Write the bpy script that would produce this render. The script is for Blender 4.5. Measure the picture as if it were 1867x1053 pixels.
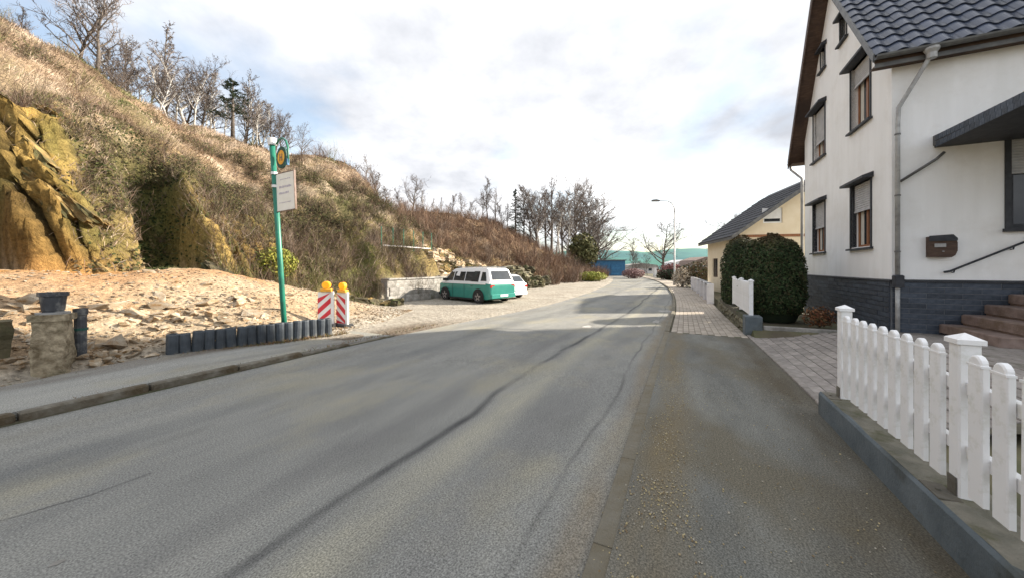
import bpy, bmesh, math, random
from mathutils import Vector, Matrix, noise as mn

scene = bpy.context.scene
for o in list(bpy.data.objects):
    bpy.data.objects.remove(o, do_unlink=True)
COL = scene.collection
R = math.radians

# ------------------------------------------------------------------ camera
CAM_H = 1.6
cam_data = bpy.data.cameras.new('camera')
cam = bpy.data.objects.new('camera', cam_data)
COL.objects.link(cam)
cam.location = (0, 0, CAM_H)
cam.rotation_euler = (R(90), 0, 0)
cam_data.sensor_fit = 'HORIZONTAL'
cam_data.sensor_width = 36.0
cam_data.lens = 36.0 * 640.0 / 1867.0
cam_data.shift_y = -39.5 / 1867.0
cam_data.clip_start = 0.05
cam_data.clip_end = 6000
scene.camera = cam

# ------------------------------------------------------------------ sky and sun
SUN_EL, SUN_AZ = R(25), math.atan2(0.95, 0.31)
world = bpy.data.worlds.new('World')
scene.world = world
world.use_nodes = True
wt = world.node_tree
wt.nodes.clear()


def wn(t, **kw):
    n = wt.nodes.new(t)
    for k, v in kw.items():
        setattr(n, k, v)
    return n


def ramp(tree, pts, interp='LINEAR'):
    n = tree.nodes.new('ShaderNodeValToRGB')
    cr = n.color_ramp
    cr.interpolation = interp
    while len(cr.elements) < len(pts):
        cr.elements.new(0.5)
    for e, (p, c) in zip(cr.elements, pts):
        e.position = p
        e.color = (*c, 1) if len(c) == 3 else c
    return n


sky = wn('ShaderNodeTexSky', sky_type='NISHITA')
sky.sun_disc = False
sky.sun_elevation = SUN_EL
sky.sun_rotation = SUN_AZ
sky.air_density = 1.3
sky.dust_density = 0.6
sky.ozone_density = 2.0
tc = wn('ShaderNodeTexCoord')
sep = wn('ShaderNodeSeparateXYZ')
wt.links.new(tc.outputs['Generated'], sep.inputs[0])
mz = wn('ShaderNodeMath', operation='MAXIMUM'); mz.inputs[1].default_value = 0.0
wt.links.new(sep.outputs['Z'], mz.inputs[0])
az = wn('ShaderNodeMath', operation='ADD'); az.inputs[1].default_value = 0.28
wt.links.new(mz.outputs[0], az.inputs[0])
dx = wn('ShaderNodeMath', operation='DIVIDE'); dy = wn('ShaderNodeMath', operation='DIVIDE')
wt.links.new(sep.outputs['X'], dx.inputs[0]); wt.links.new(az.outputs[0], dx.inputs[1])
wt.links.new(sep.outputs['Y'], dy.inputs[0]); wt.links.new(az.outputs[0], dy.inputs[1])
cmb = wn('ShaderNodeCombineXYZ')
wt.links.new(dx.outputs[0], cmb.inputs[0]); wt.links.new(dy.outputs[0], cmb.inputs[1])
cmb.inputs[2].default_value = 80.67
cn = wn('ShaderNodeTexNoise'); cn.inputs['Scale'].default_value = 1.15
cn.inputs['Detail'].default_value = 7; cn.inputs['Roughness'].default_value = 0.5
cn.inputs['Distortion'].default_value = 0.25
wt.links.new(cmb.outputs[0], cn.inputs['Vector'])
cover = ramp(wt, [(0.36, (0.36, 0.36, 0.36)), (0.51, (1, 1, 1))])
wt.links.new(cn.outputs['Fac'], cover.inputs[0])
cn2 = wn('ShaderNodeTexNoise'); cn2.inputs['Scale'].default_value = 1.0
cn2.inputs['Detail'].default_value = 7; cn2.inputs['Roughness'].default_value = 0.56
cmb2 = wn('ShaderNodeVectorMath', operation='ADD'); cmb2.inputs[1].default_value = (7.3, 2.2, 5.0)
wt.links.new(cmb.outputs[0], cmb2.inputs[0]); wt.links.new(cmb2.outputs[0], cn2.inputs['Vector'])
ccol = ramp(wt, [(0.35, (6.3, 6.3, 6.3)), (0.485, (4.5, 4.55, 4.7)), (0.63, (2.65, 2.75, 3.0))])
wt.links.new(cn2.outputs['Fac'], ccol.inputs[0])
mixs = wn('ShaderNodeMix', data_type='RGBA')
wt.links.new(cover.outputs[0], mixs.inputs[0])
wt.links.new(sky.outputs[0], mixs.inputs[6]); wt.links.new(ccol.outputs[0], mixs.inputs[7])
bg = wn('ShaderNodeBackground'); bg.inputs['Strength'].default_value = 0.10
wt.links.new(mixs.outputs[2], bg.inputs[0])
wo = wn('ShaderNodeOutputWorld')
wt.links.new(bg.outputs[0], wo.inputs[0])

sun_data = bpy.data.lights.new('sun', 'SUN')
sun = bpy.data.objects.new('sun', sun_data)
COL.objects.link(sun)
sun_data.energy = 4.6
sun_data.angle = R(0.8)
sun_data.color = (1.0, 0.90, 0.76)
sd = Vector((math.sin(SUN_AZ) * math.cos(SUN_EL), math.cos(SUN_AZ) * math.cos(SUN_EL), math.sin(SUN_EL)))
sun.rotation_euler = sd.to_track_quat('Z', 'Y').to_euler()
sun.location = (40, 5, 40)

scene.view_settings.view_transform = 'Standard'
scene.view_settings.look = 'None'
scene.view_settings.exposure = 1.36
scene.view_settings.gamma = 1.0
scene.view_settings.use_curve_mapping = False
scene.cycles.use_denoising = True
scene.cycles.max_bounces = 6
scene.cycles.diffuse_bounces = 3
scene.cycles.transparent_max_bounces = 8

# ------------------------------------------------------------------ frame along the road: s ahead, t to the left
UX, UY = 0.4415, 0.8973
RZ = math.atan2(UY, UX)


def P(s, t, z=0.0):
    return Vector((s * UX - t * UY, s * UY + t * UX, z))


def ST(x, y):
    return x * UX + y * UY, -x * UY + y * UX


def col_at(px, t):
    """s where the upright plane through photo column px crosses distance t from the camera's line"""
    r = (px - 933.5) / 640.0
    return t * (UY + UX * r) / (UX - UY * r)


def ss(a, b, x):
    if a == b:
        return 0.0 if x < a else 1.0
    q = min(1.0, max(0.0, (x - a) / (b - a)))
    return q * q * (3 - 2 * q)


def lerp_tab(tab, x):
    if x <= tab[0][0]:
        return tab[0][1]
    for (x0, y0), (x1, y1) in zip(tab, tab[1:]):
        if x <= x1:
            q = (x - x0) / (x1 - x0)
            return y0 + (y1 - y0) * q
    return tab[-1][1]


def bend(s):
    if s < 14:
        return 0.0
    if s < 80:
        return 0.0022 * (s - 14) ** 2
    return 0.0022 * 66 ** 2 + 0.29 * (s - 80)


def gz(s):
    return -0.3 * ss(4, 18, s)


def fbm(x, y, z, o=4):
    a, f, r = 1.0, 1.0, 0.0
    for _ in range(o):
        r += a * mn.noise((x * f, y * f, z * f))
        a *= 0.5; f *= 2.03
    return r


# ------------------------------------------------------------------ mesh collecting
class MB:
    def __init__(self):
        self.v = []; self.f = []; self.c = []

    def add(self, vs, fs):
        n = len(self.v)
        self.v.extend(tuple(p) for p in vs)
        self.f.extend(tuple(i + n for i in f) for f in fs)
        return self

    def box(self, x0, x1, y0, y1, z0, z1):
        v = [(x0, y0, z0), (x1, y0, z0), (x1, y1, z0), (x0, y1, z0), (x0, y0, z1), (x1, y0, z1), (x1, y1, z1), (x0, y1, z1)]
        return self.add(v, [(0, 3, 2, 1), (4, 5, 6, 7), (0, 1, 5, 4), (1, 2, 6, 5), (2, 3, 7, 6), (3, 0, 4, 7)])

    def bbox(self, x0, x1, y0, y1, z0, z1, b=0.01):
        """box with bevelled edges (octagonal plan, chamfered top)"""
        def ring(z, i):
            e = b + i
            return [(x0 + e, y0 + i, z), (x1 - e, y0 + i, z), (x1 - i, y0 + e, z), (x1 - i, y1 - e, z),
                    (x1 - e, y1 - i, z), (x0 + e, y1 - i, z), (x0 + i, y1 - e, z), (x0 + i, y0 + e, z)]
        v = ring(z0, 0) + ring(z1 - b, 0) + ring(z1, b)
        f = [tuple(reversed(range(8))), tuple(range(16, 24))]
        for r in (0, 8):
            for k in range(8):
                f.append((r + k, r + (k + 1) % 8, r + 8 + (k + 1) % 8, r + 8 + k))
        return self.add(v, f)

    def tube(self, pts, rad, n=6, caps=True):
        pts = [Vector(p) for p in pts]
        if not isinstance(rad, (list, tuple)):
            rad = [rad] * len(pts)
        d0 = (pts[1] - pts[0]).normalized()
        a = d0.orthogonal().normalized()
        vs, fs = [], []
        for i, p in enumerate(pts):
            if i == 0:
                d = d0
            elif i == len(pts) - 1:
                d = (pts[i] - pts[i - 1]).normalized()
            else:
                d = ((pts[i + 1] - pts[i]).normalized() + (pts[i] - pts[i - 1]).normalized()).normalized()
            a = (a - d * a.dot(d)).normalized()
            b = d.cross(a)
            for k in range(n):
                th = 2 * math.pi * k / n
                vs.append(p + (a * math.cos(th) + b * math.sin(th)) * rad[i])
        for i in range(len(pts) - 1):
            for k in range(n):
                fs.append((i * n + k, i * n + (k + 1) % n, (i + 1) * n + (k + 1) % n, (i + 1) * n + k))
        if caps:
            fs.append(tuple(reversed(range(n))))
            fs.append(tuple(range((len(pts) - 1) * n, len(pts) * n)))
        return self.add(vs, fs)

    def lathe(self, prof, n=16, c=(0, 0)):
        vs, fs = [], []
        for r, z in prof:
            for k in range(n):
                th = 2 * math.pi * k / n
                vs.append((c[0] + r * math.cos(th), c[1] + r * math.sin(th), z))
        m = len(prof)
        for i in range(m - 1):
            for k in range(n):
                fs.append((i * n + k, i * n + (k + 1) % n, (i + 1) * n + (k + 1) % n, (i + 1) * n + k))
        fs.append(tuple(reversed(range(n))))
        fs.append(tuple(range((m - 1) * n, m * n)))
        return self.add(vs, fs)

    def prism(self, poly, axis, a0, a1):
        """poly: 2-D points; extruded along axis 'x','y' or 'z' from a0 to a1"""
        def pt(p, a):
            return {'x': (a, p[0], p[1]), 'y': (p[0], a, p[1]), 'z': (p[0], p[1], a)}[axis]
        n = len(poly)
        v = [pt(p, a0) for p in poly] + [pt(p, a1) for p in poly]
        f = [tuple(range(n)), tuple(reversed(range(n, 2 * n)))]
        f += [(i, i + n, (i + 1) % n + n, (i + 1) % n) for i in range(n)]
        return self.add(v, f)

    def mesh(self, name, mat=None, smooth=False, fix=True):
        me = bpy.data.meshes.new(name)
        me.from_pydata(self.v, [], self.f)
        if fix and len(self.f) < 60000:
            bm = bmesh.new(); bm.from_mesh(me)
            bmesh.ops.recalc_face_normals(bm, faces=bm.faces)
            bm.to_mesh(me); bm.free()
        if self.c:
            at = me.color_attributes.new('Col', 'FLOAT_COLOR', 'POINT')
            flat = []
            for c in self.c:
                flat.extend((c[0], c[1], c[2], 1.0))
            at.data.foreach_set('color', flat)
        if smooth:
            me.polygons.foreach_set('use_smooth', [True] * len(me.polygons))
        if mat:
            me.materials.append(mat)
        me.update()
        return me

    def build(self, name, mat, parent=None, loc=(0, 0, 0), rz=0.0, smooth=False, fix=True):
        return link(name, self.mesh(name, mat, smooth, fix), parent, loc, rz)


def link(name, me, parent=None, loc=(0, 0, 0), rz=0.0):
    o = bpy.data.objects.new(name, me)
    COL.objects.link(o)
    o.location = loc
    o.rotation_euler = (0, 0, rz)
    if parent:
        o.parent = parent
    return o


def tag(o, label=None, cat=None, group=None, kind=None):
    if label: o['label'] = label
    if cat: o['category'] = cat
    if group: o['group'] = group
    if kind: o['kind'] = kind
    return o


def thing(name, label, cat, loc=(0, 0, 0), rz=0.0, group=None):
    o = bpy.data.objects.new(name, None)
    o.empty_display_size = 0.2
    COL.objects.link(o)
    o.location = loc
    o.rotation_euler = (0, 0, rz)
    return tag(o, label, cat, group)


# ------------------------------------------------------------------ materials
def new_mat(name):
    m = bpy.data.materials.new(name)
    m.use_nodes = True
    t = m.node_tree
    return m, t, t.nodes['Principled BSDF']


def tex_noise(t, scale, detail=4, rough=0.55, coord='Object', stretch=None):
    c = t.nodes.new('ShaderNodeTexCoord')
    n = t.nodes.new('ShaderNodeTexNoise')
    n.inputs['Scale'].default_value = scale
    n.inputs['Detail'].default_value = detail
    n.inputs['Roughness'].default_value = rough
    if stretch:
        mp = t.nodes.new('ShaderNodeMapping')
        mp.inputs['Scale'].default_value = stretch
        t.links.new(c.outputs[coord], mp.inputs[0]); t.links.new(mp.outputs[0], n.inputs['Vector'])
    else:
        t.links.new(c.outputs[coord], n.inputs['Vector'])
    return n


def mixc(t, fac, a, b, mode='MIX'):
    m = t.nodes.new('ShaderNodeMix'); m.data_type = 'RGBA'; m.blend_type = mode
    if isinstance(fac, float): m.inputs[0].default_value = fac
    else: t.links.new(fac, m.inputs[0])
    for i, x in ((6, a), (7, b)):
        if isinstance(x, tuple): m.inputs[i].default_value = (*x, 1)
        else: t.links.new(x, m.inputs[i])
    return m.outputs[2]


def pmat(name, c1, c2, scale=4, rough=0.85, bump=0.0, bscale=None, c3=None, s3=0.8, rand=0.0, stretch=None,
         metal=0.0, spec=0.4, coord='Object', contrast=(0.35, 0.65), dirt=(0.5, 0.68)):
    m, t, b = new_mat(name)
    n = tex_noise(t, scale, stretch=stretch, coord=coord)
    rp = ramp(t, [(contrast[0], c1), (contrast[1], c2)])
    t.links.new(n.outputs['Fac'], rp.inputs[0])
    out = rp.outputs[0]
    if c3:
        n3 = tex_noise(t, s3, 5, 0.65, coord=coord)
        r3 = ramp(t, [(dirt[0], (0, 0, 0)), (dirt[1], (1, 1, 1))])
        t.links.new(n3.outputs['Fac'], r3.inputs[0])
        out = mixc(t, r3.outputs[0], out, c3)
    if rand:
        oi = t.nodes.new('ShaderNodeObjectInfo')
        mr = t.nodes.new('ShaderNodeMapRange')
        mr.inputs['To Min'].default_value = 1 - rand; mr.inputs['To Max'].default_value = 1 + rand
        t.links.new(oi.outputs['Random'], mr.inputs['Value'])
        hs = t.nodes.new('ShaderNodeHueSaturation')
        t.links.new(mr.outputs[0], hs.inputs['Value']); t.links.new(out, hs.inputs['Color'])
        out = hs.outputs[0]
    t.links.new(out, b.inputs['Base Color'])
    b.inputs['Roughness'].default_value = rough
    b.inputs['Metallic'].default_value = metal
    b.inputs['Specular IOR Level'].default_value = spec
    if bump:
        nb = tex_noise(t, bscale or scale * 4, 6, 0.65, coord=coord)
        bp = t.nodes.new('ShaderNodeBump')
        bp.inputs['Strength'].default_value = bump
        bp.inputs['Distance'].default_value = 0.05
        t.links.new(nb.outputs['Fac'], bp.inputs['Height']); t.links.new(bp.outputs[0], b.inputs['Normal'])
    return m


def vmat(name, rough=0.95, nscale=6, var=0.35, bump=0.5, bscale=8, spec=0.15, trans=False):
    """base colour from the 'Col' attribute (the material's own colour at that spot) with fine variation"""
    m, t, b = new_mat(name)
    a = t.nodes.new('ShaderNodeAttribute'); a.attribute_name = 'Col'
    out = a.outputs['Color']
    if var:
        n = tex_noise(t, nscale, 6, 0.7)
        rp = ramp(t, [(0.3, (1 - var,) * 3), (0.7, (1 + var,) * 3)])
        t.links.new(n.outputs['Fac'], rp.inputs[0])
        out = mixc(t, 1.0, out, rp.outputs[0], 'MULTIPLY')
    t.links.new(out, b.inputs['Base Color'])
    b.inputs['Roughness'].default_value = rough
    b.inputs['Specular IOR Level'].default_value = spec
    if bump:
        nb = tex_noise(t, bscale, 8, 0.7)
        bp = t.nodes.new('ShaderNodeBump')
        bp.inputs['Strength'].default_value = bump; bp.inputs['Distance'].default_value = 0.12
        t.links.new(nb.outputs['Fac'], bp.inputs['Height']); t.links.new(bp.outputs[0], b.inputs['Normal'])
    return m


def asphalt_mat(name, base, light, dark, tracks=(), warm=(0.27, 0.25, 0.185), wobble=0.22):
    m, t, b = new_mat(name)
    n1 = tex_noise(t, 0.9, 6, 0.62, stretch=(0.35, 1.3, 1))
    r1 = ramp(t, [(0.3, dark), (0.5, base), (0.72, light)])
    t.links.new(n1.outputs['Fac'], r1.inputs[0])
    out = r1.outputs[0]
    for sc_, st_, lo, hi, cc, am in ((0.55, (0.8, 1.2, 1), 0.50, 0.66, warm, 0.75), (1.3, (0.5, 1.0, 2), 0.55, 0.70, tuple(x * 0.72 for x in base), 0.6)):
        np_ = tex_noise(t, sc_, 5, 0.6, stretch=st_)
        rp_ = ramp(t, [(lo, (0, 0, 0)), (hi, (am,) * 3)]); t.links.new(np_.outputs['Fac'], rp_.inputs[0])
        out = mixc(t, rp_.outputs[0], out, cc)
    c = t.nodes.new('ShaderNodeTexCoord'); sp = t.nodes.new('ShaderNodeSeparateXYZ')
    t.links.new(c.outputs['Object'], sp.inputs[0])
    wob = tex_noise(t, 0.35, 3, 0.5)
    ws = t.nodes.new('ShaderNodeMath'); ws.operation = 'MULTIPLY_ADD'
    ws.inputs[1].default_value = wobble * 2; ws.inputs[2].default_value = -wobble
    t.links.new(wob.outputs['Fac'], ws.inputs[0])
    yy = t.nodes.new('ShaderNodeMath'); yy.operation = 'ADD'
    t.links.new(sp.outputs['Y'], yy.inputs[0]); t.links.new(ws.outputs[0], yy.inputs[1])
    for (y0, w, colr, amt) in tracks:
        d = t.nodes.new('ShaderNodeMath'); d.operation = 'SUBTRACT'; d.inputs[1].default_value = y0
        t.links.new(yy.outputs[0], d.inputs[0])
        ab = t.nodes.new('ShaderNodeMath'); ab.operation = 'ABSOLUTE'; t.links.new(d.outputs[0], ab.inputs[0])
        mr = t.nodes.new('ShaderNodeMapRange'); mr.interpolation_type = 'SMOOTHSTEP'
        mr.inputs['From Min'].default_value = 0; mr.inputs['From Max'].default_value = w
        mr.inputs['To Min'].default_value = amt; mr.inputs['To Max'].default_value = 0
        t.links.new(ab.outputs[0], mr.inputs['Value'])
        brk = tex_noise(t, 1.6, 5, 0.65, stretch=(0.3, 1, 1))
        br = ramp(t, [(0.36, (0.25,) * 3), (0.6, (1, 1, 1))]); t.links.new(brk.outputs['Fac'], br.inputs[0])
        mm = t.nodes.new('ShaderNodeMath'); mm.operation = 'MULTIPLY'
        t.links.new(mr.outputs[0], mm.inputs[0]); t.links.new(br.outputs[0], mm.inputs[1])
        out = mixc(t, mm.outputs[0], out, colr)
    # aggregate grain
    n2 = tex_noise(t, 90, 3, 0.7)
    r2 = ramp(t, [(0.34, (0.5,) * 3), (0.5, (1.0,) * 3), (0.68, (1.65,) * 3)])
    t.links.new(n2.outputs['Fac'], r2.inputs[0])
    out = mixc(t, 1.0, out, r2.outputs[0], 'MULTIPLY')
    vo = t.nodes.new('ShaderNodeTexVoronoi'); vo.inputs['Scale'].default_value = 38
    t.links.new(c.outputs['Object'], vo.inputs['Vector'])
    rv = ramp(t, [(0.05, (1.7,) * 3), (0.16, (1.0,) * 3)]); t.links.new(vo.outputs['Distance'], rv.inputs[0])
    out = mixc(t, 0.6, out, mixc(t, 1.0, out, rv.outputs[0], 'MULTIPLY'))
    t.links.new(out, b.inputs['Base Color'])
    b.inputs['Roughness'].default_value = 0.86
    b.inputs['Specular IOR Level'].default_value = 0.3
    bp = t.nodes.new('ShaderNodeBump'); bp.inputs['Strength'].default_value = 0.22; bp.inputs['Distance'].default_value = 0.01
    t.links.new(n2.outputs['Fac'], bp.inputs['Height']); t.links.new(bp.outputs[0], b.inputs['Normal'])
    return m


def glass_mat(name, tint=(0.02, 0.025, 0.03), rough=0.06):
    m, t, b = new_mat(name)
    n = tex_noise(t, 3)
    rp = ramp(t, [(0.3, tint), (0.7, tuple(x * 1.6 + 0.004 for x in tint))]); t.links.new(n.outputs['Fac'], rp.inputs[0])
    t.links.new(rp.outputs[0], b.inputs['Base Color'])
    b.inputs['Roughness'].default_value = rough
    b.inputs['Specular IOR Level'].default_value = 0.7
    return m


M = {}
M['road'] = asphalt_mat('road_asphalt', (0.205, 0.204, 0.188), (0.255, 0.25, 0.225), (0.155, 0.155, 0.147),
                        [(4.65, 0.40, (0.120, 0.124, 0.122), 0.7), (2.62, 0.28, (0.135, 0.133, 0.128), 0.6), (2.13, 0.085, (0.055, 0.055, 0.055), 1.0), (1.25, 0.3, (0.165, 0.162, 0.155), 0.5),
                         (1.80, 0.30, (0.33, 0.31, 0.24), 0.75), (0.80, 0.035, (0.09, 0.088, 0.083), 0.8), (5.6, 0.35, (0.19, 0.18, 0.15), 0.5), (0.56, 0.18, (0.19, 0.15, 0.095), 0.7)])
M['pavement'] = asphalt_mat('pavement_asphalt', (0.138, 0.138, 0.124), (0.190, 0.188, 0.166), (0.090, 0.089, 0.080),
                            [(-1.18, 0.6, (0.072, 0.058, 0.036), 0.9), (0.16, 0.30, (0.155, 0.122, 0.07), 0.9)], warm=(0.115, 0.098, 0.064))
M['pavement_left'] = asphalt_mat('old_pavement_asphalt', (0.24, 0.238, 0.22), (0.30, 0.295, 0.265), (0.15, 0.14, 0.125),
                                 [(7.75, 0.45, (0.09, 0.06, 0.035), 0.8)])
M['tar'] = pmat('tar_seam', (0.075, 0.075, 0.077), (0.125, 0.125, 0.122), 14, 0.8, 0.2)
M['hill'] = vmat('hillside_soil', 0.97, 8, 0.5, 1.0, 9)
M['ground'] = pmat('earth', (0.09, 0.075, 0.05), (0.16, 0.14, 0.08), 1.2, 0.97, 0.4, c3=(0.07, 0.09, 0.035), s3=0.4)
M['veg'] = vmat('dry_vegetation', 0.95, 2, 0.0, 0.0)
M['kerb'] = pmat('kerb_concrete', (0.12, 0.108, 0.085), (0.19, 0.178, 0.15), 8, 0.9, 0.5, c3=(0.075, 0.056, 0.032), s3=1.6, rand=0.2, dirt=(0.40, 0.60))
M['gutter_kerb'] = pmat('buried_kerb', (0.165, 0.146, 0.108), (0.20, 0.185, 0.15), 6, 0.95, 0.5, c3=(0.15, 0.125, 0.08), s3=1.3, rand=0.1, dirt=(0.40, 0.60))
M['paver'] = pmat('paver_concrete', (0.21, 0.185, 0.165), (0.29, 0.262, 0.24), 9, 0.9, 0.3, 40, c3=(0.15, 0.14, 0.11), s3=3, rand=0.22)
M['brick_paver'] = pmat('red_paver', (0.30, 0.25, 0.20), (0.41, 0.36, 0.30), 9, 0.9, 0.3, 40, c3=(0.2, 0.175, 0.135), s3=2, rand=0.2)
M['joint'] = pmat('joint_sand', (0.07, 0.062, 0.045), (0.12, 0.11, 0.075), 7, 0.97, 0.3, c3=(0.06, 0.075, 0.03), s3=1.5)
M['render'] = pmat('white_render', (0.84, 0.835, 0.82), (0.90, 0.895, 0.885), 1.2, 0.93, 0.2, 90, c3=(0.79, 0.775, 0.75), s3=0.9, stretch=(3, 3, 0.35))
M['slate'] = pmat('slate_cladding', (0.035, 0.045, 0.062), (0.066, 0.08, 0.104), 10, 0.6, 0.25, 30, rand=0.3)
M['mortar'] = pmat('grey_mortar', (0.11, 0.12, 0.135), (0.16, 0.17, 0.185), 8, 0.9)
M['tile'] = pmat('glazed_roof_tile', (0.026, 0.036, 0.066), (0.050, 0.066, 0.108), 6, 0.34, 0.08, 40, rand=0.24, spec=0.55, c3=(0.06, 0.065, 0.07), s3=1.5, dirt=(0.55, 0.72))
M['timber'] = pmat('brown_timber', (0.055, 0.032, 0.022), (0.095, 0.058, 0.04), 5, 0.7, 0.2, 30, stretch=(1, 1, 6), c3=(0.04, 0.025, 0.02))
M['zinc'] = pmat('zinc', (0.34, 0.34, 0.34), (0.46, 0.46, 0.45), 5, 0.5, 0.05, metal=0.2, c3=(0.24, 0.235, 0.225), s3=3)
M['dark_metal'] = pmat('dark_gutter_metal', (0.10, 0.10, 0.10), (0.16, 0.16, 0.155), 6, 0.5, metal=0.3)
M['dark_trim'] = pmat('dark_window_trim', (0.026, 0.028, 0.034), (0.045, 0.048, 0.055), 9, 0.65, 0.1)
M['shutter'] = pmat('grey_shutter', (0.42, 0.42, 0.43), (0.52, 0.52, 0.53), 5, 0.6)
M['sash'] = pmat('orange_brown_wood', (0.20, 0.075, 0.028), (0.30, 0.125, 0.05), 6, 0.5, 0.1, stretch=(4, 4, 0.6))
M['glass'] = glass_mat('window_glass')
M['curtain'] = pmat('pale_curtain', (0.45, 0.42, 0.36), (0.62, 0.6, 0.54), 14, 0.9, stretch=(4, 4, 0.3))
M['sandstone'] = pmat('red_sandstone', (0.19, 0.135, 0.112), (0.285, 0.215, 0.185), 7, 0.88, 0.3, 30, c3=(0.16, 0.11, 0.075), s3=2.2, rand=0.15)
M['plastic'] = pmat('white_fence_plastic', (0.83, 0.83, 0.835), (0.88, 0.88, 0.885), 3, 0.42, c3=(0.55, 0.55, 0.47), s3=7.0, dirt=(0.52, 0.76))
M['wall_side'] = pmat('blue_grey_wall_paint', (0.085, 0.105, 0.118), (0.135, 0.16, 0.175), 2.5, 0.8, 0.25, 30, c3=(0.05, 0.052, 0.042), s3=1.6)
M['wall_top'] = pmat('mossy_wall_top', (0.14, 0.135, 0.105), (0.22, 0.205, 0.165), 7, 0.95, 0.5, 40, c3=(0.085, 0.085, 0.04), s3=4)
M['stone'] = pmat('field_stone', (0.32, 0.255, 0.175), (0.55, 0.485, 0.385), 3, 0.93, 0.6, 14, c3=(0.30, 0.18, 0.08), s3=1.6, rand=0.42, dirt=(0.44, 0.64))
M['ochre'] = pmat('ochre_rock', (0.14, 0.088, 0.032), (0.33, 0.225, 0.085), 3.5, 0.97, 1.0, 6, c3=(0.075, 0.07, 0.028), s3=2.2, rand=0.3, dirt=(0.44, 0.58))
M['dark_rock'] = pmat('dark_mossy_rock', (0.05, 0.044, 0.026), (0.12, 0.10, 0.058), 2.5, 0.95, 0.7, 8, c3=(0.05, 0.065, 0.02), s3=1.4, rand=0.25)
M['pillar'] = pmat('weathered_stone_pillar', (0.15, 0.115, 0.07), (0.44, 0.37, 0.26), 9, 0.95, 0.8, 16, c3=(0.09, 0.08, 0.04), s3=2.5)
M['palisade'] = pmat('dark_palisade', (0.035, 0.043, 0.053), (0.065, 0.078, 0.092), 6, 0.55, 0.1, c3=(0.11, 0.10, 0.08), s3=3, rand=0.2)
M['pot'] = pmat('dark_pot', (0.035, 0.038, 0.045), (0.06, 0.065, 0.075), 8, 0.55, c3=(0.2, 0.2, 0.19), s3=5)
M['green_pole'] = pmat('green_paint', (0.018, 0.16, 0.105), (0.03, 0.22, 0.15), 4, 0.4, c3=(0.03, 0.12, 0.085), s3=3)
M['dark_green'] = pmat('dark_green_paint', (0.012, 0.06, 0.05), (0.02, 0.09, 0.075), 5, 0.5)
M['white_paint'] = pmat('white_paint', (0.74, 0.74, 0.73), (0.82, 0.82, 0.81), 5, 0.5)
M['cream'] = pmat('cream_board', (0.80, 0.78, 0.70), (0.86, 0.84, 0.77), 6, 0.55)
M['print'] = pmat('faded_print', (0.38, 0.34, 0.42), (0.6, 0.56, 0.6), 60, 0.7)
M['yellow'] = pmat('yellow_disc', (0.75, 0.34, 0.035), (0.85, 0.48, 0.07), 9, 0.5)
M['amber_glow'] = None
M['red'] = pmat('red_reflective', (0.55, 0.025, 0.04), (0.65, 0.05, 0.07), 6, 0.45)
M['amber'] = pmat('amber_lamp', (0.85, 0.42, 0.01), (0.95, 0.62, 0.03), 8, 0.3)
M['van_green'] = pmat('van_green', (0.03, 0.215, 0.175), (0.04, 0.25, 0.205), 2, 0.25, spec=0.6)
M['van_white'] = pmat('van_white', (0.76, 0.77, 0.78), (0.81, 0.81, 0.82), 2, 0.25, spec=0.6)
M['black'] = pmat('black_plastic', (0.012, 0.012, 0.013), (0.025, 0.025, 0.026), 5, 0.6)
M['tyre'] = pmat('tyre_rubber', (0.016, 0.016, 0.016), (0.03, 0.03, 0.03), 9, 0.85)
M['rim'] = pmat('rim_metal', (0.30, 0.27, 0.26), (0.42, 0.39, 0.37), 5, 0.4, metal=0.5)
M['tail'] = pmat('tail_lamp', (0.35, 0.012, 0.012), (0.5, 0.03, 0.025), 6, 0.25)
M['concrete'] = pmat('grey_concrete', (0.26, 0.25, 0.23), (0.42, 0.40, 0.37), 5, 0.93, 0.5, 20, c3=(0.15, 0.14, 0.12), s3=1.4, rand=0.15)
M['yellow_render'] = pmat('yellow_render', (0.74, 0.63, 0.45), (0.79, 0.69, 0.52), 2, 0.93, 0.1, 60)
M['roof_dark'] = pmat('dark_roof_tiles', (0.030, 0.031, 0.036), (0.058, 0.06, 0.068), 12, 0.8, 0.3, 6, rand=0.25)
M['bark'] = pmat('bark', (0.085, 0.07, 0.058), (0.165, 0.14, 0.12), 6, 0.95, 0.5, 14)
M['birch'] = pmat('birch_bark', (0.42, 0.40, 0.37), (0.66, 0.64, 0.60), 5, 0.9, 0.3, 10, c3=(0.07, 0.06, 0.055), s3=3, dirt=(0.55, 0.62))
M['twig'] = pmat('twig', (0.12, 0.098, 0.088), (0.22, 0.185, 0.165), 2, 0.95)
M['needle'] = pmat('needles', (0.022, 0.038, 0.022), (0.045, 0.065, 0.035), 3, 0.9)
M['hedge'] = vmat('hedge_leaf', 0.85, 4, 0.25, 0.0, spec=0.25)
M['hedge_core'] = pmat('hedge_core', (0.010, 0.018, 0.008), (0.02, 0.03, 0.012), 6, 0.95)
M['rust_leaf'] = vmat('rust_leaf', 0.9, 4, 0.2, 0.0)
M['blue'] = pmat('blue_metal', (0.02, 0.11, 0.24), (0.035, 0.16, 0.31), 3, 0.5, rand=0.15)
M['wood_hill'] = pmat('far_wood', (0.03, 0.12, 0.13), (0.05, 0.18, 0.17), 0.03, 0.95, c3=(0.05, 0.20, 0.13), s3=0.012)
M['white_wall'] = pmat('pale_wall', (0.62, 0.60, 0.60), (0.72, 0.70, 0.70), 3, 0.9, 0.1)

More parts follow.
